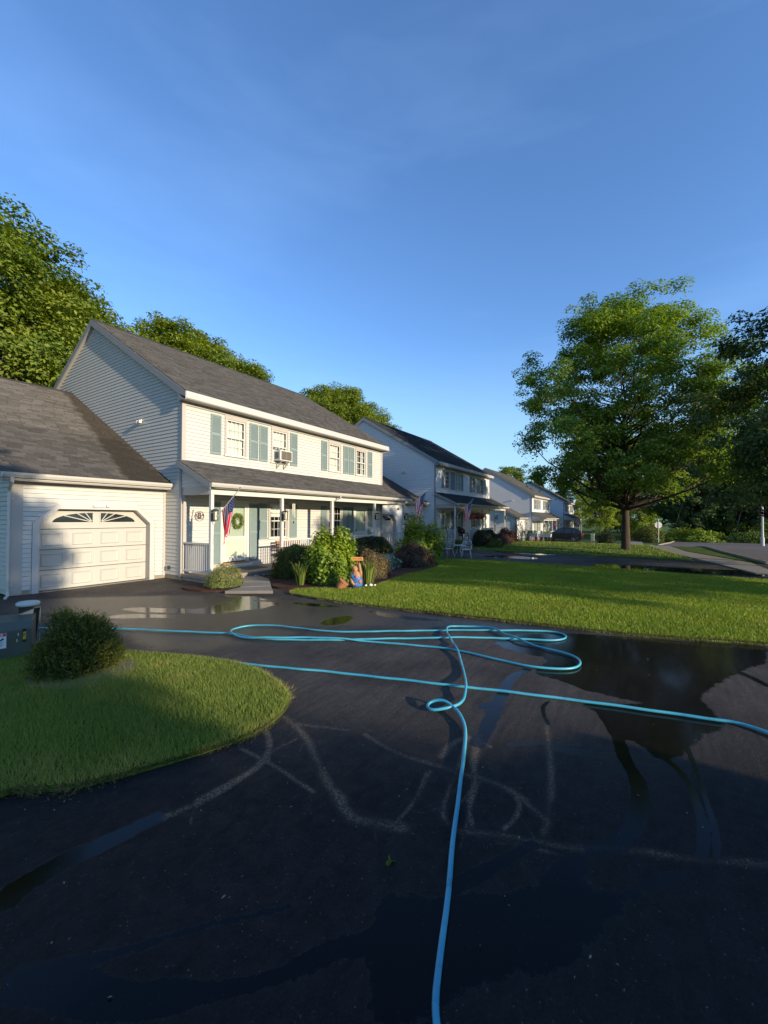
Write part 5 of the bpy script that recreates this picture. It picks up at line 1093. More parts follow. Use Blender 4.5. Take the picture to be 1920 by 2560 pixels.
shrub('grass_shrub', (24.7, 10.15), 'small rounded shrub at the porch corner of the second house', .55, .5, .55, 3000, .06, M_leaf_yew, 13)
shrub('rose_bush', (41.5, 10.5), 'loose dark rose bush before the third garage', 1.0, .9, 1.9, 2800, .10, M_leaf_dark, 14, lump=.35, loose=.2)
shrub('round_shrub', (53.9, 3.9), 'dark ball-shaped shrub on the far sunny lawn', .95, .95, 1.5, 5000, .10, M_leaf_yewd, 15)
shrub('corner_shrub', (62.5, -.3), 'wide sunlit shrub left of the street sign', 2.6, 1.6, 2.1, 7000, .16, M_leaf_yew, 16, lump=.18)
shrub('corner_shrub', (66.5, .6), 'tall lime-green shrub behind the street sign corner', 2.2, 2.4, 3.6, 7000, .2, M_leaf_lime, 17, lump=.25)
shrub('verge_shrub', (66, -4.8), 'leafy undergrowth right of the street sign', 2.0, 3.0, 1.6, 6000, .2, M_leaf_shrub, 19, lump=.25)
shrub('verge_shrub', (67, -12.5), 'leafy undergrowth at the foot of the wood near the lamp post', 1.8, 4.5, 1.9, 6000, .22, M_leaf_wood, 20, lump=.25)
def strap_plant(xy, label, n, h, seed, m=M_blade, sp_=.12):
    r = np.random.default_rng(seed); V = []; F = []; T = []
    for i in range(n):
        a = r.random()*6.28; b0 = np.array([math.cos(a), math.sin(a), 0])*r.random()*sp_; hh = h*r.uniform(.7, 1.1); out_ = r.uniform(.15, .55)*hh; w = .010+.004*r.random(); sd_ = np.array([-math.sin(a), math.cos(a), 0])*w
        pts = [b0, b0+np.array([math.cos(a)*out_*.25, math.sin(a)*out_*.25, hh*.5]), b0+np.array([math.cos(a)*out_*.6, math.sin(a)*out_*.6, hh*.85]), b0+np.array([math.cos(a)*out_, math.sin(a)*out_, hh*(.95-.1*r.random())])]
        k = len(V); t = r.random()
        for j, p in enumerate(pts): q = (1, .9, .6, .1)[j]; V += [p-sd_*q, p+sd_*q]; T += [t, t]
        F += [(k+2*j, k+2*j+1, k+2*j+3, k+2*j+2) for j in range(3)]
    o = link('daylily', qmesh('daylily', V, F, m, tint=T, hue=T)); o.location = (xy[0], xy[1], Hf(*xy)+.05); return tag(o, label, 'plant')
strap_plant((8.12, 7.85), 'clump of tall strap leaves left of the tall bright shrub', 70, .62, 1)
strap_plant((8.95, 6.25), 'strap-leaved clump just right of the carved bear', 110, .66, 2, sp_=.2)

# ---------------------------------------------------------------- grass
def grass(name, poly, dens, h, w, seed, m, maxd, dz, label):
    r = np.random.default_rng(seed); arr = np.array(poly); x0, y0 = arr.min(0); x1, y1 = arr.max(0); n = int((x1-x0)*(y1-y0)*dens); X = r.uniform(x0, x1, n); Y = r.uniform(y0, y1, n)
    d = np.hypot(X, Y); az = np.degrees(np.arctan2(X, Y)); k = (az > 8) & (az < 107) & (d < maxd) & (r.random(n) < np.clip((4.2/np.maximum(d, .1))**1.15, 0, 1)); X, Y, d = X[k], Y[k], d[k]; k = inside(X, Y, poly); X, Y, d = X[k], Y[k], d[k]; n = len(X)
    a = r.random(n)*6.28; hs = h*r.uniform(.5, 1.25, n); wv = w*np.clip(d/4.2, .8, 5)*r.uniform(.7, 1.3, n); ln = r.uniform(.1, .8, n)*hs; la = r.random(n)*6.28
    Z = H(X, Y)+dz; sx, sy = np.cos(a)*wv/2, np.sin(a)*wv/2
    V = np.stack([np.stack([X-sx, Y-sy, Z], 1), np.stack([X+sx, Y+sy, Z], 1), np.stack([X+np.cos(la)*ln, Y+np.sin(la)*ln, Z+hs], 1)], 1).reshape(-1, 3)
    pat = np.array([.5+.5*mnoise.noise(Vector((x*.9, y*.9, 0))) for x, y in zip(X, Y)]); dry = np.array([mnoise.noise(Vector((x*2.3, y*2.3, 5))) for x, y in zip(X, Y)])
    ti = np.clip(pat*.5+r.random(n)*.5, 0, 1); hu = np.clip(r.random(n)*.5+.9*np.clip(dry, 0, 1), 0, 1)
    o = link(name, qmesh(name, V, np.arange(3*n).reshape(-1, 3), m, tint=np.repeat(ti, 3), hue=np.repeat(hu, 3))); tag(o, label, 'grass', kind='stuff'); return n
def edge_grass(name, poly, per_m, seed, m, label, maxd):
    r = np.random.default_rng(seed); b = np.array(resample(poly, .05)); d = np.hypot(b[:, 0], b[:, 1]); az = np.degrees(np.arctan2(b[:, 0], b[:, 1])); b2 = np.roll(b, -1, 0); t = b2-b; ln = np.hypot(t[:, 0], t[:, 1]); t /= np.maximum(ln, 1e-6)[:, None]; nrm = np.stack([t[:, 1], -t[:, 0]], 1)
    area = .5*np.sum(b[:, 0]*b2[:, 1]-b2[:, 0]*b[:, 1]); nrm = nrm if area > 0 else -nrm
    k = (d < maxd) & (az > 5) & (az < 108); b, nrm, t, d = b[k], nrm[k], t[k], d[k]; cnt = int(per_m*.05); i = np.repeat(np.arange(len(b)), cnt); n = len(i)
    wv_ = np.sin(b[i, 0]*7)*.5+np.sin(b[i, 1]*11+1)*.5; off = np.abs(r.normal(size=n))*.022*(1.3+wv_)-.03; x = b[i, 0]+nrm[i, 0]*off+t[i, 0]*r.uniform(0, .05, n); y = b[i, 1]+nrm[i, 1]*off+t[i, 1]*r.uniform(0, .05, n)
    h = r.uniform(.012, .042, n); w = .0045*np.clip(d[i]/4.2, .8, 4); z = H(x, y)+np.where(off > 0, .002, .02); a = r.random(n)*6.28; lean = r.uniform(.2, 1.4, n)*h; lx = nrm[i, 0]*lean+r.normal(size=n)*.012; ly = nrm[i, 1]*lean+r.normal(size=n)*.012; sx, sy = np.cos(a)*w/2, np.sin(a)*w/2
    V = np.stack([np.stack([x-sx, y-sy, z], 1), np.stack([x+sx, y+sy, z], 1), np.stack([x+lx, y+ly, z+h], 1)], 1).reshape(-1, 3)
    o = link(name, qmesh(name, V, np.arange(3*n).reshape(-1, 3), m, tint=np.repeat(r.random(n)*.8, 3), hue=np.repeat(np.clip(r.random(n)+.2, 0, 1), 3))); tag(o, label, 'grass', kind='stuff')
M_dryg = leafmat('grass_dry_edge', (.16, .20, .045), (.30, .24, .11), .4, .25)
edge_grass('edge_grass', lawn0, 1500, 5, M_dryg, 'ragged dry grass fringe round the side lawn', 9); edge_grass('edge_grass', lawn1, 900, 6, M_dryg, 'ragged dry grass fringe along the front lawn', 14)
print('blades', grass('grass', lawn0, 15000, .040, .0055, 1, M_grassd, 9, .035, 'short mown grass of the side lawn around the yew'), grass('grass', lawn1, 5400, .042, .0056, 2, M_grassb, 19, .028, 'short mown grass of the front lawn'))
print('blades', grass('grass', [(23.95, -1.9), (23.95, 10.0), (30, 8.5), (46, 9), (46, .6), (30, -1.2)], 500, .07, .006, 3, M_grassb, 50, .03, 'mown grass around the big ash tree'))

# ================================================================ small things
def text_mesh(txt, size, depth, offset=0.0):
    cu = bpy.data.curves.new('lettering', 'FONT'); cu.body = txt; cu.size = size; cu.extrude = depth; cu.offset = offset; cu.align_x = 'CENTER'; cu.align_y = 'CENTER'
    o = bpy.data.objects.new('lettering_tmp', cu); COL.objects.link(o); bpy.context.view_layer.update()
    me = bpy.data.meshes.new_from_object(o.evaluated_get(bpy.context.evaluated_depsgraph_get())); bpy.data.objects.remove(o); bpy.data.curves.remove(cu); return me
def lettering(txt, size, m, parent, loc, rot, depth=.002, offset=0.0, name='lettering'):
    me = text_mesh(txt, size, depth, offset); me.materials.clear(); me.materials.append(m); o = link(name, me, parent); o.location = loc; o.rotation_euler = rot; return o
Z90 = (math.pi/2, 0, 0)

# garden hoses
def hose_curve(name, pts, label, rad_=.0125, lift=None):
    P2 = [np.array(p) for p in pts]
    for _ in range(3):
        q = [P2[0]]
        for a, b in zip(P2[:-1], P2[1:]): q += [a*.75+b*.25, a*.25+b*.75]
        P2 = q+[P2[-1]]
    seg = [0]; 
    for a, b in zip(P2[:-1], P2[1:]): seg.append(seg[-1]+float(np.hypot(*(b-a))))
    n = int(seg[-1]/.03); s = np.linspace(0, seg[-1], n); X = np.interp(s, seg, [p[0] for p in P2]); Y = np.interp(s, seg, [p[1] for p in P2]); Z = H(X, Y)+rad_+.006
    wob = .004*np.sin(s*6.1)+.003*np.sin(s*13.7)
    X = X+wob; Y = Y+wob*.7
    # lift where the hose passes over an earlier stretch of itself
    hz = np.zeros(n)
    for i in range(0, n):
        j = np.arange(0, max(0, i-12))
        if len(j):
            d = np.hypot(X[j]-X[i], Y[j]-Y[i]); k = d.argmin()
            if d[k] < .035: hz[i] = max(hz[i], 2.15*rad_+hz[k])
    ker = np.exp(-np.linspace(-2.2, 2.2, 31)**2); h2 = np.array([max(hz[max(0, i-15):i+16]*ker[max(0, 15-i):15-i+min(n, i+16)-max(0, i-15)+max(0, i-15)][:len(hz[max(0, i-15):i+16])]) if len(hz[max(0, i-15):i+16]) else 0 for i in range(n)])
    if lift is not None:
        for (x, y, r_, a) in lift: h2 = np.maximum(h2, a*np.exp(-((X-x)**2+(Y-y)**2)/r_**2))
    Z = Z+h2
    b = MB(); b.tube([(x, y, z) for x, y, z in zip(X, Y, Z)], rad_, 10); o = b.obj(name, M_hose, None, True); tag(o, label, 'hose'); return X, Y
HA = [(2.63,9.00),(2.71,8.54),(3.03,7.87),(3.30,7.27)]+[(3.76,5.51),(3.91,5.18),(3.85,4.71),(3.96,4.21),(4.19,3.67),(4.58,3.08),(4.89,2.59),(5.14,2.25),(5.41,1.78),(5.60,1.38),(5.72,1.07),(5.88,0.92),(6.08,0.92),(6.20,1.02),(6.17,1.22),(6.02,1.49),(5.69,2.04),(5.42,2.48),(5.04,3.06),(4.68,3.65),(4.57,4.01),(4.56,4.48),(4.52,4.96),(4.34,5.32),(4.10,5.35),(3.88,5.16),(3.79,4.92),(3.82,4.57),(3.96,4.21),(4.22,3.70),(4.39,3.22),(4.53,2.75),(4.65,2.29),(4.69,2.02),(4.67,1.73),(4.64,1.44),(4.60,1.19),(4.63,0.94),(4.71,0.76),(4.85,0.64),(5.04,0.61),(5.23,0.69),(5.31,0.86),(5.35,1.09),(5.46,1.35),(5.65,1.62),(5.84,1.88),(5.86,2.10),(5.78,2.34),(5.64,2.45),(5.43,2.41),(5.18,2.27),(4.89,2.07),(4.56,1.86),(4.18,1.66),(3.83,1.49),(3.53,1.37),(3.33,1.33),(3.22,1.36),(3.12,1.45),(3.09,1.52),(3.14,1.57),(3.20,1.56),(3.24,1.48),(3.23,1.39),(3.16,1.29),(3.04,1.19),(2.88,1.12),(2.67,1.05),(2.44,0.98),(2.24,0.91)]+[(2.00,0.84),(1.65,0.72),(1.40,0.64),(1.21,0.58)]+[(1.10, .46), (.9, .2), (.6, -.3)]
hose_curve('garden_hose', HA, 'blue garden hose looped on the wet asphalt and running toward the camera', .0125, [(3.30, 1.48, .16, .06), (3.6, 1.55, .25, .05)])
HB = [(2.46,6.10),(2.62,5.45),(2.79,5.00),(2.91,4.41)]+[(3.03,3.91),(3.23,3.17),(3.38,2.63),(3.52,2.13),(3.64,1.67),(3.79,1.24),(3.89,0.83),(4.04,0.34)]+[(4.15,-0.23),(4.31,-0.79)]+[(2.9, -1.9), (2.6, -3.2)]
hose_curve('water_hose', HB, 'straight blue hose crossing the driveway from the side lawn to the right edge', .0125)

# little maple leaf and debris on the asphalt
def leaflet(name, xy, sz, m, label, rz):
    b = MB(); pts = []
    for k in range(20):
        a = k/20*6.28; rr_ = sz*(.35+.65*max(0, math.cos(a*2.5))**1.5); pts.append((rr_*math.cos(a), rr_*math.sin(a), .004+.006*math.cos(a*3)))
    for k in range(20): b.poly([(0, 0, .008), pts[k], pts[(k+1) % 20]])
    b.tube([(0, 0, .006), (-sz*1.1, .01, .004)], .0012, 4); o = b.obj(name, m); o.location = (xy[0], xy[1], Hf(*xy)+.003); o.rotation_euler = (.1, .05, rz); return tag(o, label, 'leaf')
leaflet('fallen_leaf', [(1.66,1.02)][0], .032, M_leaf_lime, 'single green fallen leaf on the dark asphalt left of the hose', .6)
r = np.random.default_rng(5); b = MB()
for i in range(330):
    a = rad(r.uniform(15, 103)); d = r.uniform(1.6, 10); x, y = d*math.sin(a), d*math.cos(a)
    if inside(np.array([x]), np.array([y]), lawn0)[0] or inside(np.array([x]), np.array([y]), lawn1)[0] or y > 11: continue
    s = r.uniform(.0012, .004); t = r.random()*6.28; z = Hf(x, y)+.007; l = s*r.uniform(1, 3.5)
    b.poly([(x+l*math.cos(t), y+l*math.sin(t), z), (x-s*math.sin(t), y+s*math.cos(t), z+.003), (x-l*math.cos(t), y-l*math.sin(t), z), (x+s*math.sin(t), y-s*math.cos(t), z+.001)])
tag(b.obj('plant_debris', mat('debris', (.26, .22, .12), .9)), 'scattered seeds and dry bits on the driveway', 'debris', kind='stuff')

# utility cabinet and pedestal on the side lawn
cb = empty('utility_cabinet', (1.93, 6.88, Hf(1.9, 6.9)+.03), 'low green utility box with a white warning sticker at the left edge', 'utility box', rz=rad(-22))
MB().prism([(-.75, -.28, .05), (-.75, -.28, .37), (-.75, -.16, .45), (-.75, .28, .47), (-.75, .28, .05)], (.93, 0, 0)).obj('cabinet_shell', M_green, cb, bevel=.012)
MB().box(-.77, .20, -.25, .30, -.05, .05).obj('plinth', M_black, cb)
MB().box(-.76, .19, -.292, -.281, .045, .085).obj('door_lip', M_green, cb)
for x_, z_ in ((.055, .31), (.045, .235)): MB().box(x_-.005, x_+.005, -.286, -.281, z_-.018, z_+.018).obj('latch', M_sheet, cb)
sk = MB().box(-.25, -.055, -.2835, -.281, .16, .345).obj('sticker', M_stk, cb)
MB().box(-.247, -.058, -.2850, -.2836, .307, .342).obj('sticker_header', M_red, sk)
lettering('DANGER', .034, M_stk, sk, (-.152, -.2858, .325), Z90, .0004, .0006)
pg = MB(); rr = random.Random(2)
for i in range(7): a = i*.9; pg.prism([(-.205+.012*math.cos(a), -.2848, .27+.012*math.sin(a)), (-.205+.028*math.cos(a+.25), -.2848, .27+.020*math.sin(a+.25)), (-.205+.012*math.cos(a+.6), -.2848, .27+.012*math.sin(a+.6))], (0, .001, 0))
pg.prism([(-.18, -.2848, .275), (-.135, -.2848, .285), (-.14, -.2848, .27), (-.18, -.2848, .262)], (0, .001, 0)); pg.prism([(-.12, -.2848, .255), (-.075, -.2848, .30), (-.085, -.2848, .275), (-.07, -.2848, .27), (-.105, -.2848, .25)], (0, .001, 0)); pg.obj('pictogram', M_black, sk)
for k in range(4): MB().box(-.24, -.075-.02*(k % 2), -.2845, -.2836, .236-.017*k, .240-.017*k).obj('print_line', M_carp, sk)
MB().box(.095, .130, -.2835, -.281, .205, .375).obj('number_plate', M_black, cb)
lettering('97785', .040, M_yel, cb, (.1125, -.2842, .288), (math.pi/2, math.pi/2, 0), .0004, .0008, 'plate_number')
pd = empty('telecom_pedestal', (2.10, 7.14, Hf(2.1, 7.1)+.02), 'pale green telecom pedestal with a white cap behind the green box', 'pedestal', rz=rad(-22))
MB().prism([(-.13, -.11, 0), (-.17, -.11, .44), (.10, -.11, .55), (.05, -.11, 0)], (0, .16, 0)).obj('housing', M_pale, pd, bevel=.008)
MB().prism([(.051, -.105, 0), (.101, -.105, .55), (.16, -.05, .55), (.11, -.05, 0)], (0, .10, 0)).obj('side_cover', M_carp, pd)
MB().box(-.06, .09, -.09, .03, .50, .59).obj('terminal_block', M_black, pd)
MB().lathe([(.10, .585), (.125, .59), (.13, .625), (.11, .64), (.0, .643)], (.03, -.03, 0), 20).obj('cap', M_cap, pd, True)
for x_, z_ in ((.03, .42), (.015, .31), (.045, .36)): MB().box(x_-.008, x_+.008, -.116, -.110, z_-.02, z_+.015).obj('hasp', M_black, pd)
MB().tube([(.12, -.03, .6), (.16, -.04, .54), (.155, -.04, .2), (.15, -.04, .0)], .006, 5).obj('cable', M_pale, pd)

# window air conditioner
ac = empty('air_conditioner', (7.29+3.98, 12.07, BASE+4.10), 'white window air conditioner in the second upper window', 'air conditioner')
MB().box(-.31, .31, -.40, -.02, .0, .40).obj('housing', M_ac, ac, bevel=.012)
MB().box(-.265, .265, -.408, -.402, .035, .365).obj('coil', M_dark, ac); g_ = MB()
for k in range(13): g_.box(-.265, .265, -.414, -.408, .045+k*.0255, .055+k*.0255)
for k in range(3): g_.box(-.27+.26*k, -.26+.26*k, -.415, -.408, .035, .365)
g_.obj('grille', M_acg, ac)['kind'] = 'stuff'
for k in range(6): MB().box(-.316, -.310, -.30+.035*k, -.285+.035*k, .07, .33).obj('louvre', M_dark, ac)
MB().box(-.40, .40, -.022, -.006, .0, .44).obj('filler_panel', M_white, ac)
for x_ in (-.17, .19): MB().tube([(x_, -.36, -.01), (x_, -.30, -.03), (x_, -.08, -.24), (x_, -.045, -.27)], .022, 6).obj('support_bracket', M_trim, ac)

# round monogram plaque
pq = empty('monogram_plaque', (7.88, 12.040, 1.635), 'round brown metal plaque with a letter B on the siding by the door', 'plaque')
M_plq = mat('plaque_bronze', (.075, .05, .06), .5, .4)
def ring(b, r0, r1, n=40, y0=-.008, y1=0):
    for k in range(n):
        a, c = 2*math.pi*k/n, 2*math.pi*(k+1)/n; q = [(r0*math.cos(a), r0*math.sin(a)), (r1*math.cos(a), r1*math.sin(a)), (r1*math.cos(c), r1*math.sin(c)), (r0*math.cos(c), r0*math.sin(c))]; b.prism([(x, y0, z) for x, z in q], (0, y1-y0, 0))
b = MB(); ring(b, .150, .163); b.obj('rim', M_plq, pq)
lettering('B', .235, M_plq, pq, (-.0, -.004, .022), Z90, .004, .006, 'letter')
b = MB(); b.box(-.15, -.055, -.007, 0, -.012, .004).box(.075, .148, -.007, 0, .01, .022).box(-.13, .13, -.007, 0, -.088, -.076).box(-.145, .145, -.007, 0, -.052, -.044)
for sx in (-1, 1):
    for k in range(3): b.tube([(sx*.08, -.004, .05-.02*k), (sx*.115, -.004, .075-.02*k), (sx*.148, -.004, .045-.02*k)], .005, 5)
b.obj('scrollwork', M_plq, pq); lettering('family', .05, M_plq, pq, (0, -.004, -.066), Z90, .003, .001, 'small_lettering')

# wreath on the nearest door
r = np.random.default_rng(9); n = 700; a = r.random(n)*6.28; rr_ = .17+r.normal(size=n)*.03
C = np.stack([rr_*np.cos(a), -.02-.05*r.random(n), rr_*1.25*np.sin(a)], 1); me = leaf_mesh('leaves', C, rand_dirs(r, n)+np.array([0, -.6, 0]), .055, M_leaf_wood, r, r.random(n), r.random(n))
wre = empty('wreath', (9.32, 12.025, 1.47), 'green leafy wreath hanging on the nearest front door', 'wreath'); link('leaves', me, wre)
b = MB(); b.tube([(.17*math.cos(t/24*6.283), -.02, .21*math.sin(t/24*6.283)) for t in range(25)], .012, 6, False); b.obj('hoop', M_wooddk, wre)
# wind chime
ch = empty('wind_chime', (10.75, 10.75, 2.25), 'wind chime of pale tubes hanging under the porch beam by the second post', 'wind chime')
b = MB(); b.tube([(0, 0, 0), (0, 0, -.12)], .003, 4).lathe([(.05, -.13), (.055, -.12), (.05, -.11)], seg=10); b.obj('hanger', M_wooddk, ch)
for k in range(6): a = k*1.047; MB().tube([(.045*math.cos(a), .045*math.sin(a), -.15), (.045*math.cos(a), .045*math.sin(a), -.42-.05*k)], .010, 6).obj('chime_tube', M_chime, ch)
MB().tube([(0, 0, -.12), (0, 0, -.78)], .002, 4).box(-.03, .03, -.002, .002, -.86, -.78).obj('sail', M_wooddk, ch)
# small sign and meter on the wall, mat
mt = MB().box(-.42, .42, -.26, .26, 0, .014).obj('doormat', mat('doormat_fibre', (.05, .055, .04), .95, var=.2, vscale=30)); mt.location = (9.45, 11.35, BASE+.202); tag(mt, 'dark green doormat on the porch deck before the nearest door', 'doormat')
# bench
bn = empty('garden_bench', (11.45, 11.45, BASE+.20), 'slatted wood and iron bench on the nearest porch behind the hedge', 'bench')
for sx in (-.62, .62):
    b = MB(); b.tube([(sx, .22, 0), (sx, .16, .25), (sx, .20, .44), (sx, .30, .86)], .018, 6); b.tube([(sx, -.22, 0), (sx, -.17, .2), (sx, -.21, .42)], .018, 6); b.tube([(sx, -.22, .42), (sx, .2, .42)], .016, 6); b.tube([(sx, .24, .62), (sx, -.05, .66), (sx, -.23, .60), (sx, -.21, .42)], .015, 6); b.obj('end_frame', M_black, bn, True)
for k in range(5): MB().box(-.62, .62, -.20+.085*k, -.135+.085*k, .43, .45).obj('slat', M_benchw, bn)
for k in range(4): z_ = .52+.09*k; MB().box(-.62, .62, .215+.022*k, .235+.022*k, z_, z_+.065).obj('slat', M_benchw, bn)

# carved bear with welcome board
be = empty('carved_bear', (8.32, 6.12, Hf(8.3, 6.1)+.04), 'carved wooden bear in blue painted overalls holding up a WELCOME board', 'statue', rz=rad(-52))
def blob(name, m, rings, parent, seg=18):
    """stack of ellipse rings: (cx, cy, z, rx, ry)"""
    b = MB(); n = len(rings)
    for cx_, cy_, z_, rx_, ry_ in rings:
        for j in range(seg): a = 2*math.pi*j/seg; b.v.append((cx_+rx_*math.cos(a), cy_+ry_*math.sin(a), z_))
    for k in range(n-1):
        for j in range(seg): p, q = k*seg+j, k*seg+(j+1) % seg; b.f.append((p, q, q+seg, p+seg))
    b.f.append(tuple(reversed(range(seg)))); b.f.append(tuple((n-1)*seg+j for j in range(seg))); o = b.obj(name, m, parent, True); sb_ = o.modifiers.new('sub', 'SUBSURF'); sb_.levels = 1; sb_.render_levels = 1; return o
blob('overalls', M_denim, [(0, 0, 0, .145, .11), (0, 0, .03, .152, .118), (0, 0, .12, .155, .12), (.0, 0, .20, .148, .118), (-.01, 0, .27, .135, .11), (-.04, 0, .33, .10, .09)], be)
blob('chest', M_woodbr, [(.0, 0, .22, .135, .105), (.0, 0, .28, .132, .105), (-.01, 0, .34, .115, .095), (-.02, 0, .39, .085, .08), (-.03, 0, .41, .07, .07)], be)
hd = blob('head', M_woodbr, [(-.045, 0, .38, .04, .045), (-.05, -.01, .41, .078, .075), (-.05, -.01, .46, .088, .085), (-.05, 0, .50, .078, .078), (-.05, 0, .535, .045, .05)], be)
blob('muzzle', M_woodor, [(-.05, -.07, .405, .02, .02), (-.05, -.085, .42, .042, .035), (-.05, -.085, .45, .040, .035), (-.05, -.075, .468, .02, .02)], be, 12)
for sx in (-1, 1): blob('ear', M_woodbr, [(-.05+sx*.055, 0, .51, .012, .012), (-.05+sx*.062, 0, .53, .026, .016), (-.05+sx*.064, 0, .555, .022, .012), (-.05+sx*.064, 0, .568, .008, .006)], be, 10)
for sx in (-1, 1): MB().lathe([(.002, -.006), (.007, 0), (.002, .006)], (-.05+sx*.03, -.088, .475), 8).obj('eye', M_black, be)
MB().lathe([(.002, -.008), (.013, 0), (.002, .008)], (-.05, -.122, .452), 8).obj('nose', M_black, be)
MB().tube([(.085, -.02, .24), (.095, -.03, .36), (.075, -.05, .48), (.055, -.06, .60)], [.050, .042, .036, .030], 12).obj('raised_arm', M_woodbr, be, True)
MB().tube([(-.11, -.03, .30), (-.14, -.06, .20), (-.11, -.11, .12), (-.06, -.12, .07)], [.036, .038, .034, .028], 12).obj('lower_arm', M_woodbr, be, True)
for nm, m_, x_, z_, s_ in (('patch', M_patchr, -.01, .26, .030), ('patch', M_patch, .085, .155, .040), ('patch', M_patchr, -.02, .09, .026)):
    MB().prism([(x_-s_, -.128, z_), (x_-.2*s_, -.128, z_+s_*1.2), (x_+s_, -.122, z_+.3*s_), (x_+.3*s_, -.128, z_-s_*1.3)], (0, .03, 0)).obj(nm, m_, be)
MB().tube([(-.13, -.05, .33), (-.10, -.11, .24), (-.05, -.123, .20)], .018, 6).obj('strap', M_denim, be)
for x_ in (.01, .055): MB().tube([(x_, -.075, .57), (x_, -.075, .70)], .005, 5).obj('sign_stake', M_woodor, be)
bd = MB().box(-.125, .155, -.09, -.07, .665, .755).obj('welcome_board', M_woodor, be, bevel=.004)
lettering('WELCOME', .050, mat('carved_letter', (.30, .09, .03), .7), bd, (.015, -.0915, .71), Z90, .0015, .001)
po = MB().lathe([(.09, 0), (.11, .02), (.125, .17), (.135, .18), (.135, .21), (.118, .21)], seg=18).obj('clay_pot', mat('terracotta', (.36, .14, .06), .85, var=.25, vscale=18, bump=.6, bscale=30)); po.location = (8.02, 6.42, Hf(8, 6.4)+.03); po.rotation_euler = (.5, .3, 0); tag(po, 'tipped terracotta pot just left of the carved bear', 'pot')
for i, (x, y, s, lb) in enumerate(((8.45, 5.93, .045, 'smaller white stone on the grass beside the carved bear'), (8.52, 5.83, .062, 'larger white stone on the grass right of the carved bear'), (8.60, 5.76, .040, 'right-most white stone beside the carved bear'))):
    o = blob('white_stone', M_stone, [(0, 0, 0, s*.7, s*.6), (0, 0, s*.3, s, s*.8), (s*.1, 0, s*.7, s*.8, s*.7), (0, 0, s, s*.3, s*.3)], None, 10); o.location = (x, y, Hf(x, y)+.05); tag(o, lb, 'stone')
rs_ = random.Random(4)
for i in range(16):
    x = 8.0+i*.13+rs_.uniform(-.03, .03); y = 10.48+rs_.uniform(-.03, .03); s = rs_.uniform(.035, .06); o = blob('river_stone', M_stoneg if i % 3 else M_stone, [(0, 0, 0, s*.8, s*.7), (0, 0, s*.4, s, s*.9), (0, 0, s*.9, s*.6, s*.5)], None, 8); o.location = (x, y, Hf(x, y)+.06); tag(o, ORD[i]+' stone from the left in the row along the porch edge', 'stone', 'edging stones by the porch')

# white metal garden chairs
def chair(loc, rz, label):
    e = empty('metal_chair', loc, label, 'chair', 'white metal chairs by the second driveway', rz)
    MB().lathe([(.20, .40), (.225, .405), (.23, .42), (.20, .428), (.0, .425)], seg=20).obj('seat', M_iron, e)
    b = MB(); pts = [(-.22, .18, .42), (-.23, .25, .62), (-.19, .30, .80), (-.08, .33, .90), (.08, .33, .90), (.19, .30, .80), (.23, .25, .62), (.22, .18, .42)]; b.tube(pts, .013, 6, False); b.obj('back_frame', M_iron, e, True)
    b = MB()
    for k in range(9):
        x = -.18+.045*k; zt = .89-.9*abs(x)**1.7*1.4; b.tube([(x*.9, .19, .43), (x, .26, .62), (x*.97, .31, zt-.02)], .006, 4)
    for z_, y_, hw in ((.55, .235, .225), (.68, .275, .215), (.79, .30, .18)): b.tube([(-hw, y_, z_), (hw, y_, z_)], .005, 4)
    b.obj('back_mesh', M_iron, e)
    for sx in (-1, 1):
        MB().tube([(sx*.225, .24, .63), (sx*.27, .05, .65), (sx*.27, -.15, .64), (sx*.25, -.18, .58), (sx*.20, -.14, .41)], .012, 6).obj('arm', M_iron, e, True)
        MB().tube([(sx*.18, -.15, .41), (sx*.20, -.19, .2), (sx*.25, -.24, .0)], .013, 6).obj('leg', M_iron, e, True)
        MB().tube([(sx*.17, .15, .41), (sx*.19, .20, .2), (sx*.24, .28, .0)], .013, 6).obj('leg', M_iron, e, True)
    return e
c1 = chair((18.95, 7.35, Hf(18.9, 7.3)), rad(-75), 'front white metal garden chair, standing clear of the bush on the driveway edge')
c2 = chair((19.0, 8.35, Hf(19, 8.3)), rad(150), 'rear white metal garden chair, half hidden behind the other chair and the bush')
tb = empty('metal_table', (19.5, 7.95, Hf(19.5, 8)), 'small round white metal table between the two garden chairs', 'table')
MB().lathe([(.30, .55), (.315, .56), (.315, .58), (.0, .585)], seg=20).obj('table_top', M_iron, tb)
for k in range(3): a = k*2.09; MB().tube([(.08*math.cos(a), .08*math.sin(a), .55), (.12*math.cos(a), .12*math.sin(a), .25), (.26*math.cos(a), .26*math.sin(a), 0)], .012, 6).obj('leg', M_iron, tb, True)

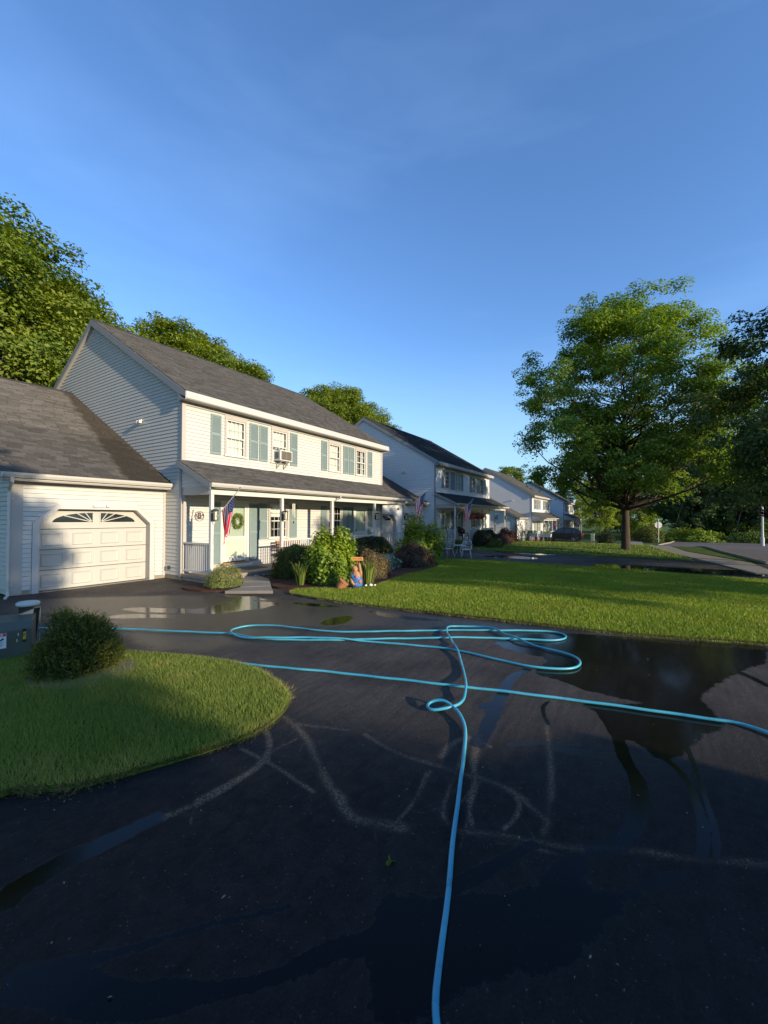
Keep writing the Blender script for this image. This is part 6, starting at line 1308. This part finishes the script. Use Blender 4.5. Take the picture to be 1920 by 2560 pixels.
# second house porch: kettle grill, dark rocking chairs, hanging baskets, path lights
gr = empty('kettle_grill', (27.6, 11.1, BASE+.2), 'black kettle grill on the porch of the second house', 'grill')
MB().lathe([(.05, .62), (.20, .66), (.27, .76), (.28, .80), (.26, .90), (.15, .99), (.03, 1.02)], seg=16).obj('bowl', M_black, gr, True)
for k in range(3): a = k*2.09+.5; MB().tube([(.16*math.cos(a), .16*math.sin(a), .68), (.27*math.cos(a), .27*math.sin(a), 0)], .012, 5).obj('leg', M_sheet, gr)
def rocker(loc, rz, label):
    e = empty('porch_chair', loc, label, 'chair', 'dark chairs on the second porch', rz)
    MB().box(-.25, .25, -.25, .22, .40, .44).obj('seat', M_wooddk, e)
    for k in range(5): MB().prism([(-.22+.1*k, .22, .44), (-.15+.1*k, .22, .44), (-.15+.1*k, .40, 1.10), (-.22+.1*k, .40, 1.10)], (0, .02, 0)).obj('slat', M_wooddk, e)
    for sx in (-.26, .26):
        MB().box(sx-.03, sx+.03, -.28, .30, .60, .63).obj('arm', M_wooddk, e)
        for sy in (-.25, .22): MB().box(sx-.02, sx+.02, sy-.02, sy+.02, 0, .60).obj('leg', M_wooddk, e)
rocker((26.3, 11.3, BASE+.2), .2, 'dark slatted chair at the left end of the second porch'); rocker((28.6, 11.35, BASE+.2), -.2, 'dark slatted chair right of the kettle grill on the second porch')
def basket(x, y, z, label, seed):
    e = empty('hanging_basket', (x, y, z), label, 'hanging basket', 'hanging flower baskets'); r = np.random.default_rng(seed); n = 900; P, d = dome(r, n, .30, .30, .22, .15); P[:, 2] -= r.random(n)*.25*(r.random(n) < .4)
    MB().lathe([(.08, -.17), (.15, -.10), (.18, 0)], seg=12).obj('pot', M_black, e)
    for k in range(3): a = k*2.09; MB().tube([(.16*math.cos(a), .16*math.sin(a), 0), (0, 0, .5)], .004, 4).obj('wire', M_black, e)
    k = r.random(n) < .62; link('foliage', leaf_mesh('foliage', P[k], d[k], .07, M_leaf_dark, r, r.random(k.sum()), r.random(k.sum())), e); link('flowers', leaf_mesh('flowers', P[~k]*1.05, d[~k], .06, M_petal, r, r.random((~k).sum()), r.random((~k).sum()), .9), e)
basket(25.35+2.95, 10.60, 1.70, 'left red hanging basket under the second porch beam', 1); basket(25.35+4.2, 10.60, 1.72, 'right dark-leaved hanging basket under the second porch beam', 2); basket(25.35+5.2, 10.62, 1.72, 'hanging basket near the middle post of the second porch', 3); basket(53.2+6.6, 10.6, .75, 'small red hanging basket on the porch of the third house', 4)
for x, y, lb in ((24.0, 9.35, 'left small path light at the corner of the second driveway bed'), (28.2, 8.55, 'right small path light before the dark clipped hedge')):
    e = empty('path_light', (x, y, Hf(x, y)), lb, 'path light'); MB().tube([(0, 0, 0), (0, 0, .42)], .018, 6).obj('stake', M_pole, e); MB().lathe([(.03, .40), (.075, .44), (.08, .47), (.02, .52)], seg=10).obj('lamp_head', M_iron, e)
# trough planters
for i, (x, y, lb) in enumerate(((45.4, 10.25, 'left white trough planter on dark legs near the third garage'), (45.8, 9.0, 'right white trough planter on dark legs, nearer the parked car'))):
    e = empty('trough_planter', (x, y, Hf(x, y)), lb, 'planter', 'white trough planters'); MB().prism([(-.25, -.55, .75), (.25, -.55, .75), (.32, -.60, 1.10), (-.32, -.60, 1.10)], (0, 1.12, 0)).obj('trough', M_blue, e)
    for sx in (-.18, .18):
        for sy in (-.42, .42): MB().box(sx-.06, sx+.06, sy-.08, sy+.08, 0, .75).obj('leg', M_red if i == 0 else M_wooddk, e)
    r = np.random.default_rng(30+i); n = 260; P = np.stack([r.uniform(-.25, .25, n), r.uniform(-.5, .5, n), 1.1+.28*r.random(n)], 1); link('plants', leaf_mesh('plants', P, rand_dirs(r, n), .12, M_leaf_lime, r, r.random(n), r.random(n)), e)

# parked car
cr = empty('parked_car', (54.2, 8.7, Hf(54.2, 8.7)+.03), 'dark blue-black SUV parked on the third driveway, nose toward the house', 'car')
prof = [(-2.28, .42), (-2.30, .75), (-2.22, .98), (-2.10, 1.12), (-1.72, 1.60), (-1.45, 1.68), (-.3, 1.70), (.25, 1.66), (1.02, 1.14), (1.30, 1.08), (2.05, .95), (2.26, .80), (2.30, .55), (2.24, .38)]
lower = [(-1.85, .30), (1.8, .30)]
def car_side(xs, w): return xs
b = MB(); outline = [(y, z) for y, z in prof]; bot = [(2.24, .30), (-2.24, .30)]
ring_ = outline+bot; half = lambda z: .90 if z < 1.02 else .90-.30*(z-1.02)/.66
n = len(ring_)
for sx in (-1, 1):
    for y, z in ring_: b.v.append((sx*half(z), y, z))
for k in range(n): b.f.append((k, (k+1) % n, n+(k+1) % n, n+k))
for sx in (0, 1):
    idx = [sx*n+k for k in range(n)]; b.f.append(tuple(idx if sx else idx[::-1]))
body = b.obj('body', M_carp, cr, bevel=.05)
for sx in (-1, 1):
    f = lambda y, z: (sx*(half(z)+.012), y, z)
    for nm, q in (('side_window', [(.86, 1.14), (.22, 1.55), (-.28, 1.60), (-.28, 1.12)]), ('side_window', [(-.36, 1.12), (-.36, 1.60), (-1.12, 1.58), (-1.12, 1.12)]), ('side_window', [(-1.20, 1.14), (-1.20, 1.56), (-1.52, 1.52), (-1.85, 1.18)])):
        o = MB().poly([f(y, z) for y, z in (q if sx < 0 else q[::-1])]).obj(nm, M_carg, cr)
    for y in (.82, -.30, -1.16): MB().box(sx*.905-.006, sx*.905+.006, y-.008, y+.008, .45, 1.08).obj('door_gap', M_black, cr)
    MB().box(sx*.90-.02, sx*.90+.02, -1.9, 1.9, .30, .42).obj('sill_trim', M_tyre, cr)
    for y in (.0, -1.0): MB().box(sx*.915-.015, sx*.915+.015, y-.11, y+.11, .98, 1.01).obj('door_handle', M_carp, cr)
    MB().prism([(sx*.92, .78, 1.10), (sx*1.08, .74, 1.10), (sx*1.08, .74, 1.22), (sx*.92, .78, 1.22)], (0, .10, 0)).obj('mirror', M_carp, cr)
    MB().box(sx*.60-.02, sx*.60+.02, -1.5, .1, 1.71, 1.75).obj('roof_rail', M_black, cr)
    MB().box(sx*.80-.10, sx*.80+.08, -2.325, -2.24, .85, 1.08).obj('tail_light', M_red, cr)
    MB().prism([(sx*.62, 2.28, .70), (sx*.88, 2.20, .70), (sx*.88, 2.12, .86), (sx*.62, 2.20, .86)], (0, .03, 0)).obj('headlight', M_lampgl, cr)
    for y in (1.38, -1.38):
        w = bpy.data.objects.new('wheel', MB().tube([(sx*.90-.115, y, .345), (sx*.90+.115, y, .345)], .345, 28).mesh('wheel')); COL.objects.link(w); w.parent = cr; w.data.materials.append(M_tyre)
        MB().tube([(sx*.90-.122, y, .345), (sx*.90+.122, y, .345)], .215, 24).obj('rim', M_rim, w)
        for k in range(5):
            a = k*1.2566; b = MB(); b.prism([(sx*1.025, y+.05*math.cos(a-.5), .345+.05*math.sin(a-.5)), (sx*1.025, y+.20*math.cos(a-.25), .345+.20*math.sin(a-.25)), (sx*1.025, y+.20*math.cos(a+.25), .345+.20*math.sin(a+.25)), (sx*1.025, y+.05*math.cos(a+.5), .345+.05*math.sin(a+.5))], (sx*.004, 0, 0)); b.obj('spoke_gap', M_black, w)
        bb = MB(); bb.tube([(sx*.905+.0, y+.44*math.cos(t/12*math.pi), .345+.44*math.sin(t/12*math.pi)) for t in range(13)], .035, 6); bb.obj('wheel_arch', M_tyre, cr)
MB().poly([(-.62, .98, 1.165), (.62, .98, 1.165), (.56, .30, 1.64), (-.56, .30, 1.64)]).obj('windscreen', M_carg, cr); MB().poly([(.60, -2.10, 1.16), (-.60, -2.10, 1.16), (-.52, -1.76, 1.58), (.52, -1.76, 1.58)]).obj('rear_window', M_carg, cr)
# paler car just behind it
cr2 = empty('parked_car', (57.4, 9.0, Hf(57, 9)+.03), 'silver car mostly hidden behind the dark SUV', 'car')
b = MB(); outl = [(-2.2, .4), (-2.22, .85), (-2.0, .98), (-1.5, 1.40), (-.2, 1.45), (.9, 1.0), (2.0, .85), (2.2, .6), (2.15, .3), (-2.1, .3)]; b.prism([(-.85, y, z) for y, z in outl], (1.7, 0, 0)); b.obj('body', mat('silver_paint', (.42, .43, .44), .3, metal=.3), cr2, bevel=.06)
for sx in (-1, 1):
    MB().poly([(sx*.856, y, z) for y, z in ((.75, 1.0), (-.2, 1.38), (-1.4, 1.34), (-1.8, 1.0))]).obj('side_window', M_carg, cr2)
    for y in (1.35, -1.35): MB().tube([(sx*.86-.1, y, .32), (sx*.86+.1, y, .32)], .32, 20).obj('wheel', M_tyre, cr2)

# utility boxes on the far lawn
for i, (x, y, h, m_, lb) in enumerate(((58.2, 5.75, .95, M_pale, 'left pale utility pedestal on the far lawn beside the parked car'), (58.4, 4.75, .85, M_green, 'middle green utility pedestal on the far lawn'), (58.4, 4.0, .75, M_carp, 'right short dark utility pedestal on the far lawn'))):
    e = empty('utility_pedestal', (x, y, Hf(x, y)), lb, 'utility box', 'utility boxes on the far lawn'); MB().box(-.2, .2, -.2, .2, 0, h-.08).obj('housing', m_, e, bevel=.02); MB().box(-.23, .23, -.23, .23, h-.08, h).obj('cap', M_pale if i else M_cap, e, bevel=.02)
# stop sign seen from behind, with street name blade
st = empty('stop_sign', (59.9, -1.25, Hf(59.9, -1.25)), 'stop sign seen from behind under a green street name sign', 'road sign', rz=rad(20))
MB().tube([(0, 0, 0), (0, 0, 2.9)], .035, 8).obj('post', M_pole, st)
b = MB(); b.prism([(.04, .42*math.cos(a_), 2.15+.42*math.sin(a_)) for a_ in [math.pi/8+k*math.pi/4 for k in range(8)]], (.01, 0, 0)); b.obj('sign_plate', M_red, st)
b = MB(); b.prism([(.028, .42*math.cos(a_), 2.15+.42*math.sin(a_)) for a_ in [math.pi/8+k*math.pi/4 for k in range(8)]], (.008, 0, 0)); b.obj('plate_back', M_white, st)
MB().box(-.015, .015, -.45, .45, 2.75, 2.95).obj('street_name_blade', M_sgreen, st)
# street lamp
lp = empty('street_lamp', (60.1, -10.7, Hf(60, -10.7)), 'tall pale street lamp post with a short arm at the right of the frame', 'street lamp')
MB().lathe([(.17, 0), (.17, .9), (.12, .95), (.11, 1.6), (.09, 4.6), (.08, 4.9)], seg=12).obj('post', M_iron, lp); MB().tube([(0, 0, 4.8), (-.1, .35, 5.2), (-.15, .9, 5.35)], .035, 6).obj('arm', M_pole, lp); MB().box(-.30, .0, .85, 1.35, 5.28, 5.40).obj('lamp_head', M_pole, lp, bevel=.04)
# electric meter and spigot on the nearest gable strip
MB().box(-.06, 0, .55, .64, .28, .40).obj('outlet_cover', M_black, H1)
print('objects', len(bpy.data.objects), 'tris', sum(len(o.data.polygons) for o in bpy.data.objects if o.type == 'MESH'))
